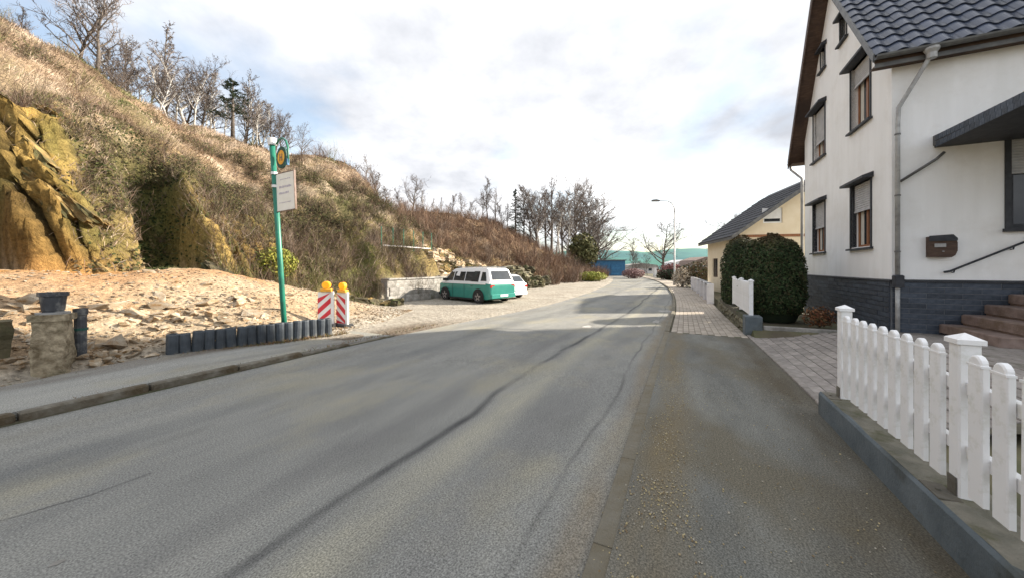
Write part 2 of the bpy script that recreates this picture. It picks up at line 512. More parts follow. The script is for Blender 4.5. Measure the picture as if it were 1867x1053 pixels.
_m, _t, _b = new_mat('lit_amber_lamp')
_n = tex_noise(_t, 9); _r = ramp(_t, [(0.3, (0.70, 0.24, 0.01)), (0.7, (0.82, 0.36, 0.015))]); _t.links.new(_n.outputs['Fac'], _r.inputs[0])
_t.links.new(_r.outputs[0], _b.inputs['Base Color']); _t.links.new(_r.outputs[0], _b.inputs['Emission Color'])
_b.inputs['Emission Strength'].default_value = 0.35; _b.inputs['Roughness'].default_value = 0.3
M['amber_glow'] = _m

# ------------------------------------------------------------------ lie of the land
H_TAB = [(-20, 14.0), (0, 13.6), (4.1, 12.9), (9.8, 10.3), (15.7, 10.1), (20.5, 11.2), (21.4, 9.2), (22.4, 8.0), (26.9, 7.3), (36, 8.5),
         (50, 9.0), (64, 7.4), (76, 4.8), (93, 1.4), (110, 0.6)]
G_TAB = [(0, 0), (0.06, 0.15), (0.16, 0.29), (0.5, 0.60), (0.86, 0.935), (1.0, 1.0), (1.15, 1.0), (2.5, 0.9), (6, 0.8)]
TC = 28.0


def toe(s):
    return lerp_tab([(2.9, 8.02), (5.4, 7.45), (8, 8.2), (12, 10.5)], s)


def win(a, b, e, s):
    return ss(a - e, a + e, s) * (1 - ss(b - e, b + e, s))


def t_base(s):
    t = 14.4 + 4.6 * (1 - ss(1.5, 2.6, s)) - 0.4 * ss(11, 14, s)
    if s > 17:
        t = t - 0.6 * ss(17, 24, s) + 0.6 * bend(s)
    return t


def mound(s, t):
    tt = toe(s)
    f = 1 - ss(4.8, 12.3, s)
    m = (0.20 * ss(tt - 0.02, tt + 0.22, t) + 1.28 * ss(tt, 13.2, t) ** 0.85) * f
    return m * (1 - 0.9 * math.exp(-((s - 6.2) ** 2 + (t - 8.2) ** 2) / 0.55))


def zb_extra(s, t):
    """terrace behind the retaining wall"""
    return 1.22 * win(13.1, 18.4, 0.3, s) * ss(13.62, 13.85, t)


def hill_q(s, t):
    t0 = t_base(s)
    q = (t - t0) / (TC + 0.5 * bend(s) - t0)
    holl = win(4.75, 6.15, 0.25, s) * (1 - ss(0.20, 0.34, q))
    q2 = (t - 2.3 * holl - t0) / (TC + 0.5 * bend(s) - t0)
    return q2


def strata(s, t):
    c = (s - 2.4) * 0.9 + (t - 14.5) * 0.42 + 0.30 * mn.noise((s * 0.9, t * 0.9, 17)) + 0.10 * mn.noise((s * 3, t * 3, 27))
    f = (c / 0.52) % 1.0
    k = math.floor(c / 0.52)
    g = (c / 0.17 + 0.3 * mn.noise((s * 2.2, t * 2.2, 3))) % 1.0
    return 0.75 * f * (0.6 + 0.4 * ((k * 7) % 3) / 2) + 0.25 * g, k, min(f, 0.25 + g)


def rock_zone(s, q):
    return (win(1.9, 3.75, 0.35, s) * (1 - ss(0.24, 0.36, q)) + 0.75 * win(6.3, 9.3, 0.5, s) * (1 - ss(0.10, 0.22, q))) * ss(-0.01, 0.04, q)


def ter(s, t, detail=True):
    z = gz(s)
    if t < -1.25:
        if s < 10.35:
            return z + 0.34 * ss(1.4, 3.8, -t)
        return z + 0.32 * ss(1.42, 1.5, -t) * (1 - ss(60, 90, s))
    edge = 6.1 + bend(s)
    z += -0.035 + 0.055 * ss(edge - 0.25, edge + 0.45, t)
    if t > 6.5:
        z += mound(s, t) + zb_extra(s, t)
        q = hill_q(s, t)
        if q > 0:
            g = lerp_tab(G_TAB, q)
            z = z + (lerp_tab(H_TAB, s) - z) * g
        if detail:
            a = 0.02 + 0.10 * ss(0.1, 0.8, mound(s, t)) + 0.62 * ss(0.0, 0.2, q) * (1 - 0.6 * ss(0.7, 1.05, q))
            nz = fbm(s * 0.45, t * 0.45, 1.7, 4)
            z += a * nz
            if q > 0:
                # rock ribs and ledges on the lower face
                low = ss(0.0, 0.05, q) * (1 - ss(0.22, 0.36, q))
                z += low * 0.55 * abs(mn.noise((s * 0.9 + t * 0.35, t * 0.7, 8.0))) + low * 0.2 * mn.noise((s * 2.4, t * 2.4, 3.0))
                # tilted strata beside the quarry cut
                rk = rock_zone(s, q)
                if rk > 0:
                    sw, _, _ = strata(s, t)
                    z += rk * (0.34 * sw - 0.1)
            elif t > toe(s):
                z += 0.05 * mn.noise((s * 3.1, t * 3.1, 5.5)) * ss(toe(s), toe(s) + 0.5, t)
    return z


def mixv(a, b, q):
    return tuple(x + (y - x) * q for x, y in zip(a, b))


def hill_colour(s, t):
    q = hill_q(s, t)
    n1 = fbm(s * 0.28, t * 0.28, 12.0, 4)
    n2 = fbm(s * 0.8, t * 0.8, 31.0, 3)
    gravel = mixv((0.30, 0.265, 0.215), (0.44, 0.40, 0.335), 0.5 + 0.5 * n2)
    rubble = mixv((0.38, 0.275, 0.17), (0.53, 0.42, 0.29), 0.5 + 0.6 * n2)
    rubble = mixv(rubble, (0.44, 0.225, 0.095), max(0, min(0.8, (0.1 + n1 * 1.3) * (0.35 + 0.65 * ss(10.5, 12.5, t)))))
    c = mixv(gravel, rubble, ss(0.04, 0.35, mound(s, t)))
    # dirt along the toe and the edge of the asphalt
    c = mixv(c, (0.12, 0.085, 0.055), 0.75 * (1 - ss(0.1, 0.75, t - 6.6 - bend(s))) * (1 - ss(7, 10, s)))
    if q > -0.05:
        tan = mixv((0.27, 0.19, 0.115), (0.42, 0.31, 0.215), 0.5 + 0.5 * n2)
        green = (0.115, 0.115, 0.045)
        brown = (0.115, 0.075, 0.048)
        pn = fbm(s * 0.55, t * 0.55, 140.0, 3); pd = fbm(s * 0.22, t * 0.22, 150.0, 3)
        tan = mixv(tan, (0.50, 0.40, 0.29), ss(0.05, 0.4, -pn))
        up = mixv(tan, green, max(0, min(0.8, 0.25 + 1.3 * n1)))
        up = mixv(up, brown, max(0, min(0.8, 2.2 * pn - 0.15)))
        rust = mixv((0.15, 0.085, 0.052), (0.20, 0.14, 0.08), 0.5 + 0.6 * n2)
        up = mixv(up, rust, ss(17, 25, s) * 0.9)
        rock = mixv((0.13, 0.11, 0.05), (0.33, 0.235, 0.10), max(0, min(1, 0.5 + 0.8 * n2)))
        rock = mixv(rock, (0.085, 0.10, 0.03), max(0, min(0.8, 0.2 + n1 * 1.3)))
        rock = mixv(rock, brown, ss(16, 22, s) * 0.6)
        hc = mixv(rock, up, ss(0.18, 0.42, q + 0.12 * n1))
        # quarry cut at the near end: bare brown earth, darkened in colour for shade
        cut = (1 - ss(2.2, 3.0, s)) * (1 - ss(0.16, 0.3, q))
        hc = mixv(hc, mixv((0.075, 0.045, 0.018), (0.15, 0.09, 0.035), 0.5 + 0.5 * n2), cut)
        rk = rock_zone(s, q) * (1 - 0.5 * cut)
        if rk > 0:
            sw, k_, f_ = strata(s, t)
            oc = mixv((0.19, 0.115, 0.036), (0.42, 0.285, 0.09), ((k_ * 5) % 4) / 3)
            oc = mixv(oc, (0.035, 0.028, 0.015), 0.9 * (1 - ss(0.10, 0.30, f_)))
            oc = mixv(oc, (0.13, 0.125, 0.04), max(0, min(0.7, -0.05 + 1.7 * fbm(s * 0.9, t * 0.9, 44.0, 3))))
            hc = mixv(hc, oc, rk)
        c = mixv(c, hc, ss(-0.05, 0.02, q))
    # orange soil in front of the cut
    c = mixv(c, (0.50, 0.245, 0.07), 0.85 * (1 - ss(3.2, 5.0, s)) * ss(12.2, 13.2, t) * (1 - ss(14.0, 15.0, t)) * (1 - ss(0.0, 0.06, q)))
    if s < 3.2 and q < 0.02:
        c = mixv(c, (0.10, 0.062, 0.026), ss(15.0, 16.2, t))  # floor of the cut: brown earth with shade painted into its colour
    return c


def frange(a, b, st):
    n = int(round((b - a) / st))
    return [a + (b - a) * i / n for i in range(n)]


# hillside sheet, everything left of the road
sl = frange(-24, -6, 1.0) + frange(-6, 0, 0.25) + frange(0, 10, 0.09) + frange(10, 32, 0.2) + frange(32, 100, 0.7) + frange(100, 180, 8) + [180]
tl = frange(5.4, 8, 0.2) + frange(8, 13.6, 0.15) + frange(13.6, 20, 0.09) + frange(20, 31, 0.2) + frange(31, 70, 1.5) + frange(70, 200, 13) + [200]
mb = MB()
for s in sl:
    for t in tl:
        tt = t + (bend(s) if s > 14 else 0) * (1 - ss(30, 60, t))
        w = P(s, tt, ter(s, tt))
        ds = dt = 0.0
        if 0 < s < 11 and 13.5 < tt < 21:
            rk = rock_zone(s, hill_q(s, tt))
            if rk > 0:
                sw, k_, f_ = strata(s, tt)
                dd = rk * (0.55 * sw - 0.25 * (1 - ss(0.05, 0.25, f_)) + 0.18 * mn.noise((s * 1.8, tt * 1.8, 71)))
                dt, ds = -0.8 * dd, -0.6 * dd
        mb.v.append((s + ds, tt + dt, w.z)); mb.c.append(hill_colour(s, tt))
nt = len(tl)
for i in range(len(sl) - 1):
    for j in range(nt - 1):
        a = i * nt + j
        mb.f.append((a, a + nt, a + nt + 1, a + 1))
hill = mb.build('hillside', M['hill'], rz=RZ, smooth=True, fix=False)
tag(hill, 'sunlit quarried hillside with dry grass above the gravel verge', 'hillside', kind='structure')

# ground sheet to the horizon
mb = MB()
sl = [-900, -300, -100, -40, -20] + frange(-10, 26, 0.6) + [26, 30, 40, 60, 80, 100, 140, 200, 320, 600, 1200]
tl = [-900, -400, -200, -100, -60, -40, -25, -16, -12] + frange(-10, -2, 0.5) + frange(-2, -1.2, 0.1) + [-1.2, 0, 2, 4, 6, 8, 12, 30, 80, 200, 500, 900]
for s in sl:
    for t in tl:
        z = (ter(s, t) if t < -1.25 else gz(s)) - 0.09
        mb.v.append((s, t, z))
nt = len(tl)
for i in range(len(sl) - 1):
    for j in range(nt - 1):
        a = i * nt + j
        mb.f.append((a, a + nt, a + nt + 1, a + 1))
g = mb.build('ground', M['ground'], rz=RZ, fix=False)
tag(g, 'bare earth ground under street and gardens', 'ground', kind='structure')


def strip(name, mat, s_list, t0f, t1f, zf, nt=6, parent=None, smooth=True, skirt=0.0):
    m = MB()
    for s in s_list:
        a, b = t0f(s), t1f(s)
        row = [(s, a + (b - a) * j / nt, zf(s, a + (b - a) * j / nt)) for j in range(nt + 1)]
        if skirt:
            row = [(s, a, row[0][2] - skirt)] + row + [(s, b, row[-1][2] - skirt)]
        w = len(row)
        m.v.extend(row)
    for i in range(len(s_list) - 1):
        for j in range(w - 1):
            k = i * w + j
            m.f.append((k, k + w, k + w + 1, k + 1))
    return m.build(name, mat, parent, rz=0 if parent else RZ, smooth=smooth and not skirt, fix=False)


S_ROAD = [-25, -12, -6] + frange(-4, 26, 0.5) + frange(26, 130, 2) + [130]
road = strip('road', M['road'], S_ROAD, lambda s: 0.40 + bend(s), lambda s: 6.15 + bend(s), lambda s, t: gz(s) - 0.0004 * (t - bend(s) - 3.2) ** 2, nt=8)
tag(road, 'worn grey asphalt road with dark tar seams bending left', 'road', kind='structure')


def seam(name, pts, w0, seed):
    rnd = random.Random(seed)
    m = MB()
    n = 0
    for (s0, t0), (s1, t1) in zip(pts, pts[1:]):
        k = max(2, int(abs(s1 - s0) / 0.07))
        for i in range(k):
            q = i / k
            s = s0 + (s1 - s0) * q; t = t0 + (t1 - t0) * q + 0.05 * mn.noise((s * 1.7, seed, 0)) + 0.012 * mn.noise((s * 14, seed, 4))
            w = w0 * (0.55 + 0.75 * abs(mn.noise((s * 3.1, seed + 5, 1)) + 0.4) + 0.5 * abs(mn.noise((s * 17, seed, 2))))
            z = gz(s) - 0.0004 * (t - 3.2) ** 2 + 0.004
            m.v += [(s, t - w, z), (s, t + w, z)]
            if n: m.f.append((2 * n - 2, 2 * n - 1, 2 * n + 1, 2 * n))
            n += 1
    o = m.build(name, M['tar'], road, fix=False)
    return o


seam('crack', [(0.1, 4.05), (0.9, 3.75), (1.3, 3.72)], 0.003, 6)
seam('crack', [(0.2, 3.6), (0.45, 3.95), (0.6, 4.35)], 0.003, 12)
# pale flecks and the two repaired patches where the sunlight begins
for k, (s, t, a, b) in enumerate([(10.1, 2.55, .30, .12), (12.5, 0.85, .45, .10), (11.0, 1.2, .10, .06), (16.6, 0.75, .35, .3), (1.05, 1.62, .018, .014), (0.62, 3.05, .03, .02)]):
    m = MB()
    n = 14
    for i in range(n):
        th = 2 * math.pi * i / n
        rr = 1 + 0.3 * mn.noise((math.cos(th) * 2, math.sin(th) * 2, k * 3.3))
        m.v.append((s + a * rr * math.cos(th), t + b * rr * math.sin(th), gz(s) + 0.003))
    m.f.append(tuple(range(n)))
    m.build('pale_patch', M['concrete'], road, fix=False)

# right-hand pavement: asphalt near, red pavers beyond the drive
pav = strip('pavement', M['pavement'], [-25, -10] + frange(-4, 9.9, 0.45) + [9.9], lambda s: -1.42, lambda s: 0.36, lambda s, t: gz(s) + 0.045, skirt=0.1)
tag(pav, 'dark patched asphalt pavement with brown leaf stains along white fence', 'pavement', kind='structure')
kerb = strip('kerb', M['joint'], [-25, -10] + frange(-4, 60, 0.6) + [60], lambda s: 0.355 + bend(s), lambda s: 0.47 + bend(s), lambda s, t: gz(s) + 0.012, skirt=0.1)
tag(kerb, 'low concrete kerb along right edge of road', 'kerb', kind='structure')
ks = MB().bbox(0.001, 0.998, 0, 0.112, -0.06, 0.0, 0.004).mesh('kerb_stone', M['gutter_kerb'])
for i in range(-4, 42):
    s = i * 1.0
    dz = gz(s + 0.5) + (0.040 if s < 9.5 else 0.085) + 0.006 * mn.noise((i * 1.3, 0, 0))
    o = link('kerb_stone', ks, kerb, (s, 0.357 + bend(s), dz))
    o.rotation_euler = (0, 0, math.atan2(bend(s + 1) - bend(s), 1.0))
pav2 = strip('paved_footway', M['joint'], frange(9.9, 45, 0.7) + frange(45, 110, 3) + [110], lambda s: -1.4 + bend(s) * 0.8 if s > 17 else -1.4, lambda s: 0.36 + bend(s), lambda s, t: gz(s) + 0.045, skirt=0.1)
tag(pav2, 'sunlit footway of reddish pavers leading past garden walls', 'footway', kind='structure')
bp = MB().bbox(0.004, 0.196, 0.004, 0.136, -0.03, 0.03, 0.006).mesh('paver', M['brick_paver'])
bp_list = []
for i in range(0, 80):
    s = 9.92 + i * 0.2
    for j in range(12):
        t = -1.36 + j * 0.14 + bend(s)
        ds = 0.1 if i % 2 and False else (0.1 if j % 2 else 0)
        bp_list.append((s + ds, t))
for (s, t) in bp_list[:300]:
    link('paver', bp, pav2, (s, t, gz(s) + 0.022 + 0.004 * mn.noise((s * 5, t * 5, 0))))
m = MB()
for (s, t) in bp_list[300:]:
    z = gz(s) + 0.022
    m.bbox(s + 0.004, s + 0.196, t + 0.004, t + 0.136, z - 0.03, z + 0.03, 0.006)
for i in range(0, 200):
    s = 9.92 + 80 * 0.2 + i * 0.4
    for j in range(6):
        t = -1.36 + j * 0.28 + bend(s)
        z = gz(s) + 0.022
        m.box(s + 0.006, s + 0.394, t + 0.006, t + 0.274, z - 0.03, z + 0.028)
tag(m.build('paver', M['brick_paver'], pav2, fix=False), kind='stuff')

# left-hand pavement with its broken kerb
pl = strip('verge_pavement', M['pavement_left'], [-25, -10] + frange(-6, 6.2, 0.3) + [6.2], lambda s: 6.26, lambda s: 7.55 + 0.45 * ss(0, 2.5, s) - 0.5 * ss(3.2, 6, s) + 0.1 * mn.noise((s * 1.2, 3, 0)),
           lambda s, t: gz(s) + 0.10 - 0.085 * ss(2.6, 5.6, s) + 0.012 * mn.noise((s * 1.5, t * 1.5, 0)), nt=6, skirt=0.12)
tag(pl, 'narrow cracked asphalt pavement beside the rubble bank', 'pavement', kind='structure')
kl = MB()
kerb2 = strip('verge_kerb', M['joint'], [-25, -10] + frange(-6, 6.2, 0.6) + [6.2], lambda s: 6.14, lambda s: 6.27, lambda s, t: gz(s) + 0.012, skirt=0.1)
tag(kerb2, 'weathered broken kerb along left edge of road', 'kerb', kind='structure')
kme = []
for k in range(4):
    m = MB().bbox(0.006, 0.985, 0, 0.13, -0.12, 0.0, 0.02)
    m.v = [(x + 0.012 * mn.noise((x * 5, k, z)), y + 0.014 * mn.noise((x * 6, k + 9, z * 8)), z + 0.012 * mn.noise((x * 5, k + 4, 2))) for x, y, z in m.v]
    kme.append(m.mesh('kerb_stone', M['kerb']))
for i in range(-6, 6):
    link('kerb_stone', kme[i % 4], kerb2, (i, 6.145, gz(i + .5) + 0.105 - 0.085 * ss(2.6, 5.6, i + .5)))

# garden drive of concrete pavers in front of the house
drive = strip('driveway', M['joint'], frange(4.6, 10.3, 0.3) + [10.3], lambda s: -6.2, lambda s: -1.42, lambda s, t: ter(s, t) + 0.02, nt=20, skirt=0.1)
tag(drive, 'driveway of grey pavers sloping up to white house', 'driveway', kind='structure')
PW, PL = 0.16, 0.24
dp = MB().bbox(0.004, PL - 0.004, 0.004, PW - 0.004, -0.035, 0.035, 0.007).mesh('paver', M['paver'])
dl = []
for j in range(28):
    t = -1.44 - (j + 1) * PW
    for i in range(24):
        s = 4.7 + i * PL + (PL / 2 if j % 2 else 0)
        if s + PL < 10.3:
            dl.append((s, t))
dl.sort(key=lambda p: -p[1])
m = MB()
for k, (s, t) in enumerate(dl):
    z = ter(s + PL / 2, t + PW / 2) + 0.018 + 0.004 * mn.noise((s * 4, t * 4, 2))
    if k < 300:
        o = link('paver', dp, drive, (s, t, z))
        o.rotation_euler = (math.atan2(ter(s, t + PW) - ter(s, t), PW), 0, 0.01 * mn.noise((s * 9, t * 9, 0)))
    else:
        m.bbox(s + 0.004, s + PL - 0.004, t + 0.004, t + PW - 0.004, z - 0.035, z + 0.035, 0.007)
tag(m.build('paver', M['paver'], drive, fix=False), kind='stuff')
eb = MB().bbox(0.004, 0.492, 0, 0.08, -0.1, 0.0, 0.008).mesh('edging_stone', M['paver'])
for i in range(11):
    link('edging_stone', eb, drive, (4.75 + i * 0.5, -1.44, gz(5 + i * .5) + 0.075))

# loose leaf litter and grit along the gutter
rnd = random.Random(5)
m = MB()
for k in range(3600):
    if k < 3000:
        s = 1.2 + 5.5 * rnd.random() ** 1.9; t = 0.16 + rnd.gauss(0, 0.12) - 0.04 * max(0, 3 - s)
        if mn.noise((s * 2.2, t * 5, 9)) < -0.12: continue
    else:
        s = rnd.uniform(1.0, 6); t = rnd.uniform(-1.2, 0.5)
    r = rnd.uniform(0.0028, 0.0068) * (1.3 if rnd.random() < 0.06 else 1)
    z = gz(s) + (0.049 if t < 0.36 else 0.036 if t < 0.47 else 0.002)
    th = rnd.random() * 6.28
    pts = []
    for a in range(4):
        q = th + a * math.pi / 2 + rnd.uniform(-.4, .4)
        pts.append((s + r * 1.5 * math.cos(q), t + r * math.sin(q), z + rnd.uniform(0, 0.004)))
    pts.append((s, t, z + rnd.uniform(0.002, 0.006)))
    m.add(pts, [(0, 1, 4), (1, 2, 4), (2, 3, 4), (3, 0, 4)])
    c = rnd.choice([(0.36, 0.29, 0.15), (0.28, 0.22, 0.13), (0.36, 0.33, 0.27), (0.18, 0.13, 0.075), (0.42, 0.35, 0.2)])
    m.c += [c] * 5
tag(m.build('leaf_litter', M['veg'], rz=RZ, fix=False), 'yellowish grit and leaf litter along the right gutter', 'leaf litter', kind='stuff')

# far wooded hills
m = MB()
n = 60
for i in range(n + 1):
    q = i / n
    az = R(-12 + 56 * q)
    for j, (d, f) in enumerate([(330, 0), (420, 0.75), (520, 1.0), (700, 0.6)]):
        h = (25 + 7 * mn.noise((q * 5, 0.3, 0)) + 3 * mn.noise((q * 16, 0.9, 0))) * (0.35 + 0.65 * ss(0.0, 0.25, q))
        m.v.append((d * math.sin(az), d * math.cos(az), -2 + (h + 2) * f))
for i in range(n):
    for j in range(3):
        a = i * 4 + j
        m.f.append((a, a + 4, a + 5, a + 1))
tag(m.build('hills', M['wood_hill'], smooth=True, fix=False), 'low wooded green hills beyond the end of road', 'hills', kind='structure')

# ------------------------------------------------------------------ white house (local x along the gable, y towards the road, z = world z)
HS, HT = 10.03, -3.86
house = thing('white_house', 'white rendered house with steep dark tiled roof and slate plinth', 'house', P(HS, HT, 0), RZ)
GW, GD = 5.89, 11.5                      # gable width, depth of the house
AX, AZ = 3.25, 10.4                     # ridge
SR, SLF = 1.27, 1.573                  # slopes of the two roof sides
ER, EL_ = AZ - SR * AX, AZ - SLF * (GW - AX)


def apply_cut(o, cut_mb):
    c = cut_mb.build('cutter', None)
    mod = o.modifiers.new('cut', 'BOOLEAN'); mod.operation = 'DIFFERENCE'; mod.solver = 'EXACT'; mod.object = c
    bpy.context.view_layer.update()
    dg = bpy.context.evaluated_depsgraph_get()
    me = bpy.data.meshes.new_from_object(o.evaluated_get(dg))
    o.modifiers.clear(); old = o.data; o.data = me
    bpy.data.objects.remove(c, do_unlink=True)
    return o


WIN = [(0.90, 1.96, 2.09, 3.66), (3.86, 4.94, 2.09, 3.66), (0.93, 1.97, 5.08, 6.66), (3.86, 4.92, 5.08, 6.66),
       (2.25, 2.68, 7.75, 8.42), (3.84, 4.22, 7.75, 8.38)]
wall_mb = MB().prism([(0, 0.1), (GW, 0.1), (GW, EL_ - 0.06), (AX, AZ - 0.06), (0, ER - 0.06)], 'y', -GD, 0)
wall = wall_mb.build('wall', M['render'])
cut = MB()
for (a, b, c, d) in WIN:
    cut.box(a, b, -0.22, 0.1, c, d)
cut.box(-0.1, 0.22, -3.35, -1.62, 2.32, 4.25)
apply_cut(wall, cut)
wall.parent = house


def gable_window(a, b, c, d, shut, small=False):
    """a..b along the gable, c..d up; shut = share of the opening behind the lowered shutter"""
    f = MB(); y = -0.13; w = 0.065 if not small else 0.04
    zs = d - (d - c) * shut
    f.bbox(a, a + w, y - 0.05, y, c, d, 0.008); f.bbox(b - w, b, y - 0.05, y, c, d, 0.008)
    f.box(a + w, b - w, y - 0.05, y - 0.003, c, c + w); f.box(a + w, b - w, y - 0.05, y - 0.003, d - w, d)
    if not small:
        mid = (a + b) / 2
        f.box(mid - 0.05, mid + 0.05, y - 0.045, y + 0.006, c + w, d - w)
    fr = f.build('window', M['sash'] if not small else M['dark_trim'], house)
    MB().box(a + w, b - w, y - 0.035, y - 0.025, c + w, d - w).build('pane', M['glass'], fr)
    if not small:
        mid = (a + b) / 2
        cu = MB()
        for x0, x1 in ((a + w + .02, a + w + 0.2), (b - w - 0.2, b - w - .02)):
            n = 8
            for i in range(n):
                q0, q1 = x0 + (x1 - x0) * i / n, x0 + (x1 - x0) * (i + 1) / n
                cu.add([(q0, y - 0.0245 + 0.004 * (i % 2), c + w), (q1, y - 0.0245 + 0.004 * ((i + 1) % 2), c + w), (q1, y - 0.0245 + 0.004 * ((i + 1) % 2), d - w), (q0, y - 0.0245 + 0.004 * (i % 2), d - w)], [(0, 1, 2, 3)])
        cu.build('curtain', M['curtain'], fr)
    if shut > 0:
        s = MB(); n = int((d - zs) / 0.052)
        s.box(a + 0.03, b - 0.03, -0.075, -0.065, zs, d)
        for i in range(n):
            z0 = zs + i * (d - zs) / n; z1 = z0 + (d - zs) / n - 0.008
            s.prism([(-0.0648, z0), (-0.05, z0 + 0.012), (-0.05, z1 - 0.012), (-0.0648, z1)], 'x', a + 0.03, b - 0.03)
        s.box(a + 0.03, b - 0.03, -0.07, -0.04, zs - 0.03, zs)
        s.build('roller_shutter', M['shutter'], fr)
    t = 0.055 if not small else 0.03
    MB().box(a - t, a, -0.10, 0.022, c - 0.02, d + 0.02).build('surround', M['dark_trim'], fr)
    MB().box(b, b + t, -0.10, 0.022, c - 0.02, d + 0.02).build('surround', M['dark_trim'], fr)
    MB().prism([(-0.12, c), (0.085, c - 0.03), (0.085, c - 0.075), (-0.10, c - 0.06)], 'x', a - 0.11, b + 0.11).build('sill', M['dark_trim'], fr)
    o = 0.20 if not small else 0.13
    MB().prism([(-0.1, d + 0.10), (0.004, d + 0.13), (o, d + 0.055), (o, d + 0.0), (-0.1, d + 0.0)], 'x', a - 0.13, b + 0.13).build('hood', M['dark_trim'], fr)


for (a, b, c, d), sh in zip(WIN, (0.42, 0.50, 0.30, 0.66, 0, 0)):
    gable_window(a, b, c, d, sh, small=sh == 0)

# window above the steps on the entrance side
y0, y1, z0, z1 = -3.35, -1.62, 2.32, 4.25
f = MB(); w = 0.09
f.box(0.10, 0.15, y0, y0 + w, z0, z1); f.box(0.10, 0.15, y1 - w, y1, z0, z1)
f.box(0.103, 0.147, y0 + w, y1 - w, z0, z0 + w); f.box(0.103, 0.147, y0 + w, y1 - w, z1 - w, z1)
f.box(0.106, 0.145, (y0 + y1) / 2 - 0.05, (y0 + y1) / 2 + 0.05, z0 + w, z1 - w)
fr = f.build('window', M['dark_trim'], house)
MB().box(0.13, 0.138, y0 + w, y1 - w, z0 + w, z1 - w).build('pane', M['glass'], fr)
s = MB(); s.box(0.07, 0.08, y0 + 0.03, y1 - 0.03, 3.35, z1)
for i in range(17):
    s.prism([(0.069, 3.35 + i * 0.053), (0.055, 3.362 + i * 0.053), (0.055, 3.385 + i * 0.053), (0.069, 3.397 + i * 0.053)], 'y', y0 + 0.03, y1 - 0.03)
s.build('roller_shutter', M['shutter'], fr)
MB().box(-0.09, 0.1, y0 - 0.1, y1 + 0.1, z0 - 0.06, z0).build('sill', M['dark_trim'], fr)
MB().box(-0.03, 0.1, y1, y1 + 0.075, z0, z1).build('surround', M['dark_trim'], fr)
MB().box(-0.03, 0.1, y0 - 0.075, y0, z0, z1).build('surround', M['dark_trim'], fr)

# plinth: backing course and single slate slips with open joints
pb = MB(); pb.box(0, GW, 0.0, 0.018, 0.0, 1.30); pb.box(-0.018, 0.0, -GD, 0.018, 0.0, 1.30)
pl_ = pb.build('plinth', M['mortar'], house)
MB().prism([(0.0, 1.30), (0.06, 1.30), (0.06, 1.325), (0.0, 1.345)], 'x', -0.06, GW).build('plinth_cap', M['dark_trim'], pl_)
MB().prism([(0.0, 1.302), (-0.06, 1.302), (-0.06, 1.327), (0.0, 1.347)], 'y', -GD, 0.0).build('plinth_cap', M['dark_trim'], pl_)
SW, SH = 0.50, 0.105
slip = MB().box(0.005, SW - 0.005, 0, 0.016, 0.006, SH - 0.006).mesh('slate_slip', M['slate'])
slip_h = MB().box(0.005, SW / 2 - 0.005, 0, 0.016, 0.006, SH - 0.006).mesh('slate_slip', M['slate'])
rnd = random.Random(3)
for r in range(11):
    z = 0.14 + r * SH
    for k in range(12):
        x = k * SW - (SW / 2 if r % 2 else 0)
        me = slip
        if x < 0: x, me = 0, slip_h
        if x + SW > GW: me = slip_h
        if x + SW / 2 > GW: continue
        link('slate_slip', me, pl_, (x, 0.018 + rnd.uniform(0, 0.008), z))
    for k in range(5):
        y = -k * SW + (SW / 2 if r % 2 else 0)
        me = slip
        if y > 0: y, me = 0.0, slip_h
        o = link('slate_slip', me, pl_, (-0.018 - rnd.uniform(0, 0.008), y, z))
        o.rotation_euler = (0, 0, R(-90))
        o.location.x -= 0.0
m = MB()
for r in range(11):
    z = 0.14 + r * SH
    for k in range(5, 22):
        y = -k * SW + (SW / 2 if r % 2 else 0)
        m.box(-0.04, -0.018, y - SW + 0.004, y - 0.004, z + 0.004, z + SH - 0.004)
tag(m.build('slate_slip', M['slate'], pl_), kind='stuff')

# roof: deck, verge boards, soffit, gutter, tiles
OVG = 0.36                                # overhang past the gable
XR, XL = -0.27, 6.34                      # eaves


def zr(x):
    return AZ - SR * (AX - x) if x <= AX else AZ - SLF * (x - AX)


roof = MB()
tk = 0.16
roof.prism([(XR, zr(XR)), (AX, AZ), (AX, AZ - tk * 1.7), (XR, zr(XR) - tk)], 'y', -GD - 0.3, OVG)
roof.prism([(AX + 0.001, AZ), (XL, zr(XL)), (XL, zr(XL) - tk), (AX + 0.001, AZ - tk * 1.8)], 'y', -GD - 0.3, OVG)
rf = roof.build('roof', M['timber'], house)
# verge boards on the gable
vb = MB()
vb.prism([(XL + 0.04, zr(XL) + 0.02), (AX, AZ + 0.07), (AX, AZ - 0.34), (XL + 0.04, zr(XL) - 0.28)], 'y', OVG, OVG + 0.035)
vb.build('verge_board', M['timber'], rf)
vb = MB()
vb.prism([(XR - 0.02, zr(XR) + 0.03), (AX - 0.002, AZ + 0.07), (AX - 0.002, AZ - 0.15), (XR - 0.02, zr(XR) - 0.14)], 'y', OVG, OVG + 0.035)
vb.build('verge_board', M['dark_metal'], rf)
MB().box(XR + 0.02, -0.0, -GD - 0.2, OVG - 0.03, zr(XR) - 0.20, zr(XR) - 0.17).build('soffit', M['timber'], rf)
MB().box(GW, XL - 0.02, -GD - 0.2, OVG - 0.03, zr(XL) - 0.20, zr(XL) - 0.17).build('soffit', M['timber'], rf)
MB().box(XR + 0.005, XR + 0.03, -GD - 0.3, OVG - 0.01, zr(XR) - 0.24, zr(XR) - 0.02).build('fascia', M['dark_metal'], rf)


